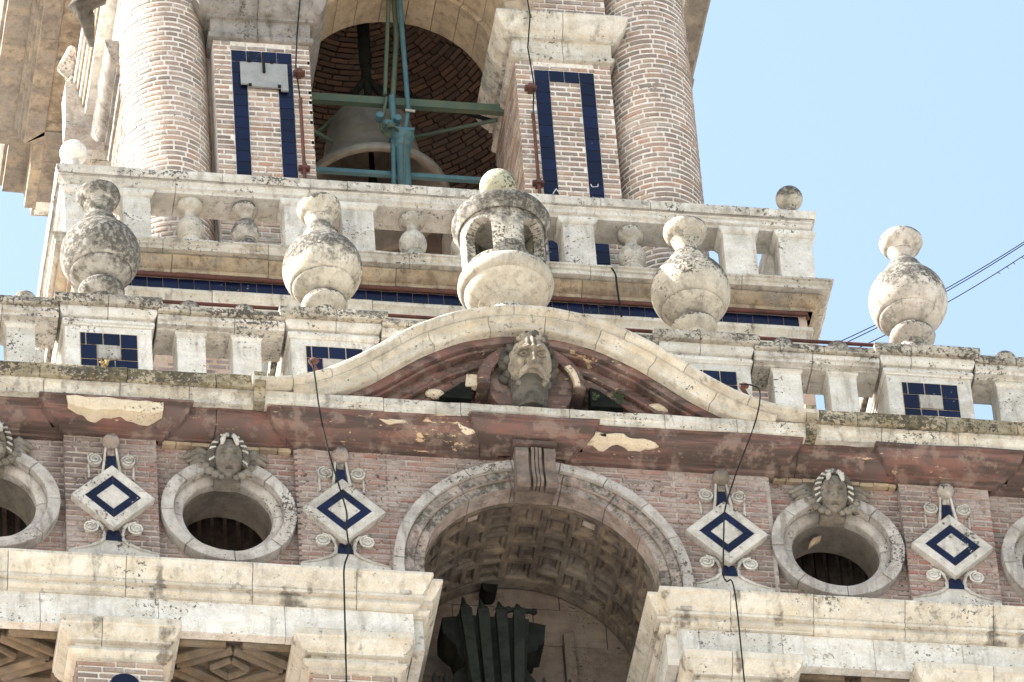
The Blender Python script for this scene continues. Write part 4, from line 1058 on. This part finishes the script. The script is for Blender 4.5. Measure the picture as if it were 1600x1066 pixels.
tag(o, 'rusty red iron pipe running under the upper cornice above the blue tiles', 'pipe')

# ================================================================== UPPER BALUSTRADE
UR = [(-.5, 10.07), (0, 10.07), (.02, 10.05), (.02, 9.96), (.0, 9.93), (-.03, 9.925), (-.03, 9.90), (-.05, 9.885), (-.055, 9.84), (-.09, 9.82), (-.10, 9.79), (-.5, 9.79)]
ut = [(p, z) for p, z in UR if z >= 9.93]+[(-.5, 9.93)]; ub = [(-.5, 9.926), (0.0, 9.926)]+[(p, z) for p, z in UR if z < 9.928]
HR = 4.55
ur = thing('upper_balustrade_rail', 'pale stone handrail of the upper balustrade in front of the brick columns', 'railing', (0, YC-HR, 9.8))
path = [(-HR, YC+2), (-HR, YC-HR), (HR, YC-HR), (HR, YC+2)]
Ls = HR+2; jj = [Ls+x for x in (.85, 1.95, 3.45, 4.4, 5.6, 6.5, 7.1, 8.3)]
sweep('coping_stone', ut, path, M_rail, ur, [3]+jj+[Ls+2*HR+3], wob=.006, rag=.007)
sweep('rail_stone', ub, path, M_clean, ur, [3.4, Ls+1.4, Ls+3.0, Ls+4.9, Ls+7.4], wob=.004)
def upost(cx, hw, label, rot=0, yy=None):
    y0 = YC-HR+.10; y1 = y0+.34
    t = thing('square_baluster', label, 'baluster', (cx, y0+.17, 8.84), 'square balusters of the upper balustrade')
    box('shaft', cx-hw, cx+hw, y0, y1, 8.835, 9.72, M_clean, t, wob=.004)
    path = [(cx-hw, y1), (cx-hw, y0), (cx+hw, y0), (cx+hw, y1), (cx-hw+.001, y1)]
    sweep('cap', [(-.1, 9.788), (.045, 9.788), (.05, 9.75), (.03, 9.71), (0, 9.69), (-.1, 9.69)], path, M_clean, t, [], wob=.003)
for cx, hw, lb in [(-4.28, .2, 'square corner post of the upper balustrade behind the leftmost urn'), (-3.62, .165, 'square white baluster just right of the leftmost urn'), (-1.67, .19, 'square baluster left of the second urn from left'), (-.98, .19, 'square baluster right of the second urn, with a speckled foot'),
                   (.98, .19, 'square baluster hidden behind the lantern finial'), (1.67, .19, 'square white baluster just right of the lantern finial'), (3.62, .195, 'square grey baluster just right of the third urn, chipped edge'), (4.30, .205, 'square grey corner post at the right end of the upper balustrade')]:
    upost(cx, hw, lb)
def bal_mesh():
    return MB().lathe([(0, 0), (.18, 0), (.18, .08), (.17, .10), (.165, .16), (.155, .23), (.125, .30), (.12, .325), (.135, .335), (.135, .35), (.125, .36), (.155, .42), (.168, .48), (.165, .54), (.14, .61), (.095, .665), (.072, .70), (.068, .75), (.085, .78), (.12, .80), (.155, .84), (.16, .885), (.145, .925), (.12, .95), (0, .95)], (0, 0, 0), 28)
first = None
for cx, lb, m_ in [(-2.97, 'round turned baluster, left one of the pair left of the second urn', M_entab), (-2.315, 'round turned baluster, right one of the pair left of the second urn', M_urnD), (-.31, 'round turned baluster between the second urn and the lantern', M_stone), (.31, 'round turned baluster behind the lantern finial', M_stone), (2.33, 'round turned baluster between the lantern and the third urn', M_stone), (2.97, 'round turned baluster behind the third urn', M_stone)]:
    t = thing('round_baluster', lb, 'baluster', (cx, YC-HR+.26, 8.84), 'round balusters of the upper balustrade')
    mb = bal_mesh(); me = mb; o = mesh('shaft', me.v, me.f, m_, t, 40, loc=(cx, YC-HR+.26, 8.84))
for cx, lb, m_ in [(-4.33, 'pale round ball at the left end of the upper balustrade', M_clean), (4.33, 'dark grey round ball at the right end of the upper balustrade', M_urnB)]:
    r = .165
    o = MB().lathe([(0, 0), (.09, 0), (.085, .12), (.07, .26)]+[(r*sin(a), .46-r*cos(a)) for a in [radians(q) for q in range(26, 181, 11)]], (cx, YC-HR+.28, 10.07), 28).build('ball_finial', m_, None, 50)
    tag(o, lb, 'ball finial', 'ball finials')

# ================================================================== UPPER STAGE
def place(root, k):
    """turn a finished thing by k quarter turns round the tower axis"""
    if k: 
        Mx = Matrix.Translation((0, YC, 0)) @ Matrix.Rotation(-pi/2*k, 4, 'Z') @ Matrix.Translation((0, -YC, 0))
        root.matrix_world = Mx @ Matrix.Translation(W[root])
YP = 5.30
side_n = ['front', 'left', 'rear', 'right']
def column(cx, k, label, detailed):
    cy = YC-3.02; R = .54; z0, z1 = 8.84, 15.6
    t = thing('brick_column', label, 'column', (cx, cy, z0), 'round brick columns of the upper stage')
    def rad(z): return R-.018*max(0, (z-12)/3.5)**1.5
    MB().lathe([(rad(z)-.008, z-z0) for z in [z0+(z1-z0)*i/14 for i in range(15)]], (cx, cy, z0), 72).build('mortar_core', M_mortarU, t, 40)
    course = .0857; n = 0; mb = MB(); z = z0+.02; row = 0
    cand = []
    while z < z1-.06:
        a = radians(-215)+(.5 if row % 2 else 0)*.36+U_(-.05, .05); row += 1
        while a < radians(35):
            da = .335*U_(.9, 1.1)*(1.85 if R_() < .28 else 1)
            cand.append((a, a+da-.05, z)); a += da
        z += course
    camaz = radians(-90-11)
    def score(c): return abs((c[0]+c[1])/2-camaz)*1.0+(0 if 10.95 < c[2] < 14.55 else 5)
    if detailed: cand.sort(key=score)
    for i, (a, b, z) in enumerate(cand):
        r1 = rad(z)+U_(-.003, .004); hh = .052*U_(.9, 1.08); ns = 4 if b-a > .4 else 3; vs = []; fs = []
        for s in range(ns+1):
            q = a+(b-a)*s/ns
            for (r_, zz_) in ((r1-.03, 0), (r1-.002, .0), (r1, .008), (r1, hh-.008), (r1-.002, hh), (r1-.03, hh)): vs.append((r_*cos(q), r_*sin(q), zz_))
        for s in range(ns):
            for j in range(5): fs.append((s*6+j, s*6+j+1, (s+1)*6+j+1, (s+1)*6+j))
        fs += [(5, 4, 3, 2, 1, 0), tuple(ns*6+j for j in range(6))]
        if detailed and i < 299:
            fs = [f[::-1] for f in fs]
            me = bpy.data.meshes.new('brick'); me.from_pydata([Vector(v) for v in vs], [], fs); 
            o = link('brick', me, t, M_brickU, loc=(cx, cy, z))
        else: mb.add([(v[0]+cx, v[1]+cy, v[2]+z) for v in vs], [f[::-1] for f in fs])
    o = mb.build('brick_courses', M_brickU, t); o['kind'] = 'stuff'
    return t
column(-3.02, 0, 'round column of pale bricks at the left of the bell arch', True)
column(3.02, 0, 'round column of pinkish bricks at the right of the bell arch, against the sky', True)
for k, cx, lb in [(2, -3.02, 'round brick column at the rear right corner'), (2, 3.02, 'round brick column at the rear left corner')]:
    place(column(cx, k, lb, False), k)

def pier(sx, k):
    det = (k == 0)
    x0, x1 = (1.28, 2.46) if sx > 0 else (-2.46, -1.28)
    if det: lb = 'brick pier with a blue tiled frame %s of the bell' % ('right' if sx > 0 else 'left')
    else: lb = 'brick pier on the %s face of the upper stage, %s one' % (side_n[k], 'right' if sx > 0 else 'left')
    t = thing('brick_pier', lb, 'pier', ((x0+x1)/2, YP, 8.84), 'piers of the upper stage')
    box('mortar_core', x0, x1, YP, YP+1.62, 8.84, 15.8, M_mortarU, t)
    def inner(x, z):
        ax = abs(x); return (1.50 < ax < 1.685 and z < 13.31) or (2.06 < ax < 2.25 and z < 13.31) or (1.5 < ax < 2.25 and 13.12 < z < 13.31)
    # clip runs of bricks to the zones between tile strips
    segs = [(1.28, 1.495), (1.69, 2.055), (2.255, 2.46)]
    if det:
        for a, b in segs:
            xa, xb = (a, b) if sx > 0 else (-b, -a); top = 13.45 if a != 1.69 else 13.115
            bricks(t, xa, xb, 8.86, top, YP, M_brickU, course=.0857, h=.052, L=.2, skip=None, keep=lambda x, z: z > 10.9 or 9.05 < z < 9.5, longp=.2)
        xa, xb = (1.495, 2.255) if sx > 0 else (-2.255, -1.495)
        bricks(t, xa, xb, 13.33, 13.45, YP, M_brickU, course=.0857, h=.052)
        bricks(t, x0, x1, 14.17, 15.7, YP, M_brickU, course=.0857, h=.052, stuff=True)
        for xc in (1.593, 2.155):
            z = 13.115
            while z > 9.1:
                tile(t, sx*xc, z-.096, .186, .19, YP-.012); z -= .192
        for i in range(4): tile(t, sx*(1.593+.0+i*.187), 13.215, .186, .19, YP-.012)
    else:
        bricks(t, x0, x1, 8.86, 13.45, YP, M_brickU, course=.0857, h=.052, stuff=True)
    # reveal facing the opening
    if sx > 0: bricks(t, 0, 1.6, 8.86, 13.5, 0, M_brickU, course=.0857, h=.056, gap=.01, proud=.006, frame=(Vector((x0, YP+1.61, 0)), Vector((0, -1, 0)), Vector((-1, 0, 0))), stuff=True)
    else: bricks(t, 0, 1.6, 8.86, 13.5, 0, M_brickU, course=.0857, h=.056, gap=.01, proud=.006, frame=(Vector((x1, YP, 0)), Vector((0, 1, 0)), Vector((1, 0, 0))), stuff=True)
    capm = M_greycap
    CPp = [(-.1, 14.13), (.235, 14.13), (.24, 14.10), (.225, 14.08), (.22, 14.04), (.17, 13.93), (.10, 13.86), (.075, 13.85), (.075, 13.815), (.03, 13.81), (.025, 13.57), (.05, 13.56), (.06, 13.52), (.05, 13.48), (.015, 13.465), (-.1, 13.46)]
    if sx > 0: path = [(x0, YP+1.62), (x0, YP), (x1, YP), (x1, YP+.4)]; jj = [.55, 1.1, 1.62+.6]
    else: path = [(x0, YP+.4), (x0, YP), (x1, YP), (x1, YP+1.62)]; jj = [.4+.55, .4+1.18+.5, .4+1.18+1.1]
    sweep('capital_stone', CPp, path, capm if (sx < 0 or k) else M_stone, t, jj, wob=.004)
    # link wall to the column
    xa, xb = (x1, 3.02) if sx > 0 else (-3.02, x0)
    box('corner_wall', xa, xb, YP+.32, YP+1.2, 8.84, 15.8, M_brickU, t)
    place(t, k)
for k in range(4):
    for sx in (-1, 1): pier(sx, k)
# arches with voussoirs
def uarch(k):
    t = thing('stone_arch', 'ochre stone arch over the bell on the %s face' % side_n[k], 'arch', (0, YP, 14.13), 'arches of the upper stage')
    nv = 11
    for (r0_, r1_, y0, y1) in [(1.235, 1.6, YP-.02, YP+.62), (1.17, 1.6, YP+.624, YP+1.25)]:
        for i in range(nv):
            a0, a1 = pi*i/nv, pi*(i+1)/nv
            ringblock('voussoir', [(r0_, y0), (r1_, y0), (r1_, y1), (r0_, y1)], 0, 14.12, a0+.003, a1-.003, 5, M_orange if k == 0 else M_stone, t)
    plate('spandrel', -1.28, 1.28, 14.13, 16.3, 0, 14.12, 1.55, YP+.02, YP+1.3, M_brickU, t, 0, pi, 24)
    box('keystone', -.2, .2, YP-.42, YP+.1, 15.1, 15.9, M_grey, t, wob=.02)
    place(t, k)
for k in range(4): uarch(k)

# entablature ring of the upper stage
et = thing('upper_entablature', 'overhanging stone entablature of the upper stage seen from below at the upper left', 'cornice', (0, YC, 15.8))
A = 3.35
def sqb(h, b, w2=2.1):
    P = []
    for k in range(4):
        for (x, y) in [(-h, -h), (-w2, -h), (-w2, -h-b), (w2, -h-b), (w2, -h)]:
            c_, s_ = cos(pi/2*k), sin(pi/2*k); P.append((x*c_-y*s_, YC+x*s_+y*c_))
    return P
EPf2 = [(-.25, 17.45), (-.01, 17.45), (.0, 17.46), (.0, 17.53), (.035, 17.54), (.04, 17.61), (.075, 17.62), (.08, 17.70), (.11, 17.72), (.12, 17.80), (-.25, 17.80)]
EPc2 = [(-.14, 17.81), (.10, 17.81), (.13, 17.83), (.16, 17.84), (.42, 17.85), (.42, 17.95), (.46, 17.97), (.50, 18.08), (.51, 18.14), (-.14, 18.14)]
pth = sqb(3.68, -.0)
pth = [(-3.80, YC+3.80), (-3.80, YC+2.5), (-4.08, YC+2.5), (-4.08, YC-2.5), (-3.80, YC-2.5), (-3.80, YC-3.80), (3.80, YC-3.80), (3.80, YC-2.5), (4.08, YC-2.5), (4.08, YC+2.5), (3.80, YC+2.5), (3.80, YC+3.80)]
sweep('architrave_stone', EPf2, pth, M_eave, et, [1.0, 3.5, 5.2, 7.0, 9, 12, 15, 19])
sweep('cornice_stone', EPc2, pth, M_eave, et, [1.0, 3.5, 5.2, 7.0, 9, 12, 15, 19])
sweep('architrave_stone', EPf2, [(3.80, YC+3.80), (-3.80, YC+3.80)], M_stone, et, []); sweep('cornice_stone', EPc2, [(3.80, YC+3.80), (-3.80, YC+3.80)], M_orange, et, [])
box('light_block_slab', -3.6, 3.6, YC-3.6, YC+3.6, 18.30, 18.5, M_eave, et)  # unseen slab added over the dome to block light
mb = MB()
for (a_, b_, c_, d_) in ((-3.95, -3.0, -3.7, 3.7), (3.0, 3.95, -3.7, 3.7), (-3.0, 3.0, -3.95, -3.0), (-3.0, 3.0, 3.0, 3.95)): box('soffit_slab', a_+.004, b_-.004, YC+c_+.004, YC+d_-.004, 17.47, 17.78, M_band, et)
# upper walls over the arches, all four faces
for k in range(4):
    t = thing('upper_wall', 'pink plastered wall with faded painted lines over the arch on the %s face' % side_n[k], 'wall', (0, YP+.1, 15.8), 'walls above the arches')
    box('plaster', -3.3, 3.3, YP-.12, YP+1.1, 16.02, 17.465, M_paintwall, t)
    for q in range(5): box('string_course', -3.3, 3.3, YP-.30+.03*abs(q-4), YP+.3, 15.32+.14*q, 15.45+.14*q+.006*(q % 2), (M_clean, M_orange)[q % 2], t)
    if k == 1:
        for (x, rr_, a0, a1) in [(-.8, .55, 20, 160), (.5, .5, 200, 330), (-1.8, .45, 10, 170), (1.5, .5, 20, 160), (-.1, .3, 180, 360)]:
            pts = [(x+rr_*cos(radians(a)), YP-.125, 16.6+rr_*.7*sin(radians(a))) for a in range(a0, a1+1, 10)]
            MB().tube(pts, .018, 5).build('painted_line', M_paintline, t)
    place(t, k)

# inner dome of dark brick
dm = thing('brick_dome', 'dark brick vault inside the upper stage, behind the bell', 'vault', (0, YC, 15.3))
RD = 2.95
prof = [(RD*cos(radians(a))+.02, RD*.95*sin(radians(a))) for a in range(0, 89, 4)]+[(.02, RD*.95)]
MB().lathe(prof, (0, YC, 15.3), 64, caps=False).build('mortar_shell', M_dark, dm, 40)
mb = MB(); ph = 0.0
rows = 58
for i in range(rows):
    e0 = pi/2*i/rows; e1 = e0+pi/2/rows*.78; rr0 = RD*cos(e0); n = max(6, int(2*pi*rr0/.24)); of = R_()
    for j in range(n):
        a0 = 2*pi*(j+of)/n; a1 = a0+2*pi/n*.93
        if not (-.3 < sin(a0)+.2): continue
        r_in = RD-.03-U_(0, .02); q = []
        for (rr_) in (r_in, RD):
            for (a, e) in ((a0, e0), (a1, e0), (a1, e1), (a0, e1)):
                q.append((rr_*cos(e)*cos(a), YC+rr_*cos(e)*sin(a), 15.3+.95*rr_*sin(e)))
        mb.add(q, [(0, 1, 2, 3), (0, 4, 5, 1), (1, 5, 6, 2), (2, 6, 7, 3), (3, 7, 4, 0)])
o = mb.build('brick_courses', M_brickD, dm); o['kind'] = 'stuff'
box('inner_wall', -3.0, 3.0, YC+2.6, YC+2.9, 8.9, 14.1, M_brickD, dm)
box('inner_wall', 2.45, 2.7, YC-1.8, YC+2.6, 8.9, 14.1, M_brickD, dm)

# bell
bl = thing('bronze_bell', 'large old bronze bell hanging in the upper arch', 'bell', (-.27, 7.05, 12.9))
bp = [(0, 1.40), (.20, 1.40), (.34, 1.36), (.46, 1.27), (.53, 1.12), (.56, .90), (.60, .66), (.66, .42), (.74, .24), (.84, .10), (.93, .02), (.95, -.04), (.93, -.08), (.88, -.09), (.84, -.06), (.78, .02), (.70, .15), (.60, .36), (.54, .62), (.50, .9), (.45, 1.12), (.3, 1.27), (0, 1.3)]
MB().lathe(bp, (-.27, 7.05, 12.70), 64).build('body', M_bell, bl, 50)
MB().tube([(-.27, 7.05, 14.1), (-.27, 7.05, 13.1), (-.27, 7.05, 12.8)], [.03, .035, .09], 10).build('clapper', M_black, bl, 50)
hz = 14.2
for s in (-1, 0, 1):
    MB().tube([(-.27+s*.12, 7.05, 14.15), (-.27+s*.17, 7.0, 14.45), (-.27+s*.02, 7.05, 14.75), (-.27, 7.05, 15.1)], [.05, .05, .05, .05], 8).build('hanger', M_black, bl, 50)
MB().tube([(-.27, 7.05, 15.0), (-.27, 7.05, 16.6)], .08, 10).build('strap', M_black, bl, 50)

# bell frame of painted iron
fr = thing('bell_stand', 'blue green painted iron frame and rods in front of the bell', 'iron frame', (0, 6.15, 11.5))
def bar(p, r, m=M_green, n=8, name='bar'): MB().tube(p, r, n).build(name, m, fr, 50)
box('beam', -1.28, 1.28, 6.16, 6.24, 13.43, 13.55, M_green, fr, wob=.003)
box('beam', -1.28, 1.28, 6.15, 6.21, 12.19, 12.25, M_blue, fr, wob=.003)
MB().lathe([(.085, 0), (.085, 1.05), (.10, 1.06), (.12, 1.10), (.12, 1.13), (.10, 1.14), (.13, 1.19), (.16, 1.25)], (-.05, 6.1, 11.55), 16).build('post', M_blue, fr, 40)
box('post_cap', -.19, .09, 5.96, 6.24, 12.80, 12.84, M_blue, fr)
bar([(.03, 6.05, 15.6), (.045, 6.05, 13.45), (.05, 6.05, 13.2)], .032, M_blue, name='rod')
bar([(.05, 6.05, 13.28), (.0, 6.06, 12.9), (-.03, 6.08, 12.85)], .028, M_blue, name='rod')
bar([(-.07, 6.1, 15.6), (-.22, 6.12, 13.55)], .026, name='rod')
bar([(-.02, 6.15, 15.7), (-.02, 6.15, 14.6), (-.12, 6.15, 13.52)], .034, name='rod')
bar([(-.14, 6.1, 13.5), (-.14, 6.1, 13.1), (-.17, 6.1, 12.4), (-.20, 6.1, 11.6)], [.045, .04, .03, .03], M_blue, name='rod')
bar([(-.20, 6.12, 13.5), (-.30, 6.12, 13.0), (-.27, 6.12, 12.9)], .022, name='rod')
bar([(1.2, 6.6, 13.7), (-.1, 7.4, 15.0)], .03, M_black, name='brace'); bar([(-1.2, 6.8, 13.2), (-.25, 7.4, 14.9)], .03, M_green, name='brace')
bar([(1.2, 6.3, 13.42), (.2, 6.9, 13.6)], .025, M_green, name='brace'); bar([(-1.2, 6.4, 13.2), (-.6, 6.9, 13.3)], .03, M_green, name='brace')
bar([(-.1, 6.02, 11.6), (-.02, 5.98, 12.8)], .014, M_green, name='brace')
for (x, z) in [(-.32, 13.08), (-.10, 13.05), (-.22, 12.95)]: bar([(x, 6.0, z), (x, 6.1, z)], .05, M_blue, 10, 'bolt')
MB().lathe([(0, .16), (.03, .16), (.05, .1), (.065, .04), (.10, 0), (.08, 0), (0, .08)], (-.20, 5.98, 12.76), 16).build('small_bell', M_green, fr, 50)
bar([(.0, 6.0, 13.18), (.12, 6.0, 13.17)], .018, M_steel, name='bolt')

# conduits on the piers
for s, lb in ((-1, 'thin grey cable entering a rusty pipe on the pier left of the bell'), (1, 'thin grey cable entering a rusty pipe on the pier right of the bell')):
    t = thing('cable_conduit', lb, 'pipe', (s*1.43, 5.2, 10.0), 'cable conduits on the piers')
    x = s*1.43
    MB().tube([(x, 5.22, 9.6), (x+s*.005, 5.22, 12.45)], .022, 8).build('pipe', M_iron, t, 50)
    MB().tube([(x+.005*s, 5.22, 12.45), (x+.04*s, 5.21, 13.0), (x+.0*s, 5.2, 13.6), (x+.03, 5.04, 14.0), (x, 5.0, 14.3), (x+.02, 5.1, 16)], .009, 6).build('cable', M_cable, t, 50)
    for z in (11.28, 12.92, 9.7):
        mb = MB().box(x-.07, x+.07, 5.20, 5.27, z-.025, z+.025); mb.box(x-.03, x+.03, 5.17, 5.30, z-.04, z+.03); mb.build('clamp', M_iron, t, wob=.006)
    MB().box(x-.02, x+.02, 5.2, 5.24, 12.4, 12.47).build('coupling', M_iron, t)
# plaque
pq = thing('wall_plaque', 'pale square metal plate over the blue tiles on the left pier', 'plaque', (-1.86, 5.22, 12.85))
MB().prism([(-2.15, 13.06), (-1.57, 13.06), (-1.57, 12.60), (-1.66, 12.60), (-1.66, 12.645), (-2.06, 12.645), (-2.06, 12.68), (-2.15, 12.68)], 5.235, 5.26).build('plate', M_steel, pq)
MB().tube([(-1.87, 5.23, 13.22), (-1.865, 5.20, 13.0), (-1.865, 5.2, 12.86)], [.008, .018, .02], 6).build('hook', M_cable, pq)
for x, z in [(-2.04, 12.66), (-1.68, 12.665), (-2.04, 13.07), (-1.76, 13.07)]: box('clip', x-.018, x+.018, 5.222, 5.24, z-.02, z+.02, M_black, pq)
# scratched marks on tiles
sc = thing('scratched_letters', 'faint white letters scratched on the blue tiles right of the lantern', 'writing', (1.6, 5.28, 9.5))
def strokes(segs, ox, oz, s_, y=5.283):
    for a, b in segs: MB().tube([(ox+a[0]*s_, y, oz+a[1]*s_), (ox+b[0]*s_, y, oz+b[1]*s_)], .006, 4).build('stroke', M_white, sc)
LA = [((0, 0), (.5, 1)), ((.5, 1), (1, 0)), ((.2, .4), (.8, .4))]
strokes(LA[:2], 1.61, 11.17, .09); strokes(LA, 1.60, 9.35, .09); strokes(LA, 1.51, 9.33, .08); strokes(LA, 1.62, 9.55, .07)
strokes([((0, .5), (.1, 0)), ((.1, 0), (.9, .1)), ((.9, .1), (1, .6))], 2.09, 11.33, .09); strokes([((0, .6), (.1, 0)), ((0, .1), (.7, 0)), ((1, .5), (1.1, 0))], 2.1, 11.1, .1)

# west capital ornament and keystone figure
o = thing('carved_bracket', 'dark carved bracket hanging at the upper left beside the brick column', 'bracket', (-3.8, 6.4, 14.6))
MB().tube([(-3.78, 6.2, 15.1), (-3.95, 6.3, 14.9), (-3.85, 6.35, 14.75), (-3.80, 6.5, 14.45)], [.18, .16, .1, .03], 10).build('drape', M_hair, o, 60, wob=.03, ws=8)
o = thing('carved_console', 'carved scroll console on the side arch at the far upper left', 'console', (-3.75, YC, 15.8))
mb = MB()
for k in range(6): mb.ball((-3.72-.03*(k % 2), YC, 15.45+.12*k), .10, 8, (.8, 1.3, .8), .3)
mb.build('curls', M_mask, o, 60)
MB().tube([(-3.7, YC+.05, 15.9), (-3.82, YC-.05, 16.3), (-3.75, YC, 16.7)], [.1, .13, .05], 10).build('wing', M_stone, o, 60, wob=.02)

# ================================================================== hanging cables and wires
def cable(pts, r, label, bracket):
    t = thing('hanging_cable', label, 'cable', pts[0], 'cables hanging over the frieze')
    MB().tube(catm3(pts), r, 6).build('cable', M_cable, t, 50)
    x, y, z = pts[0]
    mb = MB().tube([(x+.02, y+.03, z-.0), (x+.16, y+.25, z+.02), (x+.3, y+.5, z)], [.03, .02, .012], 6); mb.ball((x+.06, y+.02, z), .045, 6, (1.3, .8, .8), .3)
    mb.build('bracket', M_iron, t, 50, wob=.006, ws=15)
    return t
def catm3(P, k=8):
    P = [Vector(p) for p in P]; o = []
    for i in range(len(P)-1):
        p0 = P[max(i-1, 0)]; p1 = P[i]; p2 = P[i+1]; p3 = P[min(i+2, len(P)-1)]
        for j in range(k):
            t = j/k; o.append(.5*((2*p1)+(p2-p0)*t+(2*p0-5*p1+4*p2-p3)*t*t+(3*p1-p0-3*p2+p3)*t**3))
    o.append(P[-1]); return o
cable([(-2.50, -.62, 2.47), (-2.46, -.66, 2.30), (-2.42, -.66, 1.69), (-2.354, -.66, 1.128), (-2.253, -.66, .574), (-2.19, -.66, .206), (-2.20, -.66, -.02), (-2.19, -.66, -.35), (-2.25, -.66, -.60), (-2.266, -.66, -.995), (-2.299, -.66, -2.3)], .0095, 'dark cable hanging from the hood, left of the arch', 0)
cable([(2.255, -.62, 2.49), (2.40, -.66, 2.44), (2.466, -.66, 2.33), (2.38, -.66, 1.889), (2.108, -.66, 1.107), (1.949, -.66, .577), (1.91, -.66, .247), (1.86, -.66, -.35), (1.88, -.66, -.48), (1.963, -.66, -.63), (1.969, -.66, -2.3)], .0085, 'dark cable hanging from the hood, right of the arch', 0)
def wire(a, b, r, label, knots=()):
    a = Vector(a); b = Vector(b); mb = MB(); pts = [a.lerp(b, t/16)-Vector((0, 0, .10*sin(pi*t/16))) for t in range(17)]
    mb.tube(pts, r, 5)
    for k in knots:
        p = a.lerp(b, k)-Vector((0, 0, .10*sin(pi*k))); mb.tube([p, p+Vector((.025, 0, -.025))], .005, 4)
    o = mb.build('wire', M_cable); tag(o, label, 'wire', 'wires running to the upper right')
wire((4.0, 2.0, 5.70), (6.9, 2, 7.98), .006, 'upper of the thin twin wires against the sky behind the right urn')
wire((4.02, 2.02, 5.67), (6.92, 2, 7.97), .006, 'lower of the thin twin wires against the sky behind the right urn')
wire((4.1, 2.1, 5.62), (6.9, 2.1, 7.86), .006, 'knotted wire below the twin wires behind the right urn', (.72, .76, .79, .83))
o = MB().tube(catm3([(1.75, 4.35, 8.90), (1.95, 4.15, 8.86), (2.02, 4.08, 8.70), (2.04, 4.12, 8.5), (2.10, 4.3, 8.2)]), .012, 6).build('loose_cable', M_cable, None, 50)
tag(o, 'loose grey cable drooping over the upper cornice right of the lantern', 'cable')
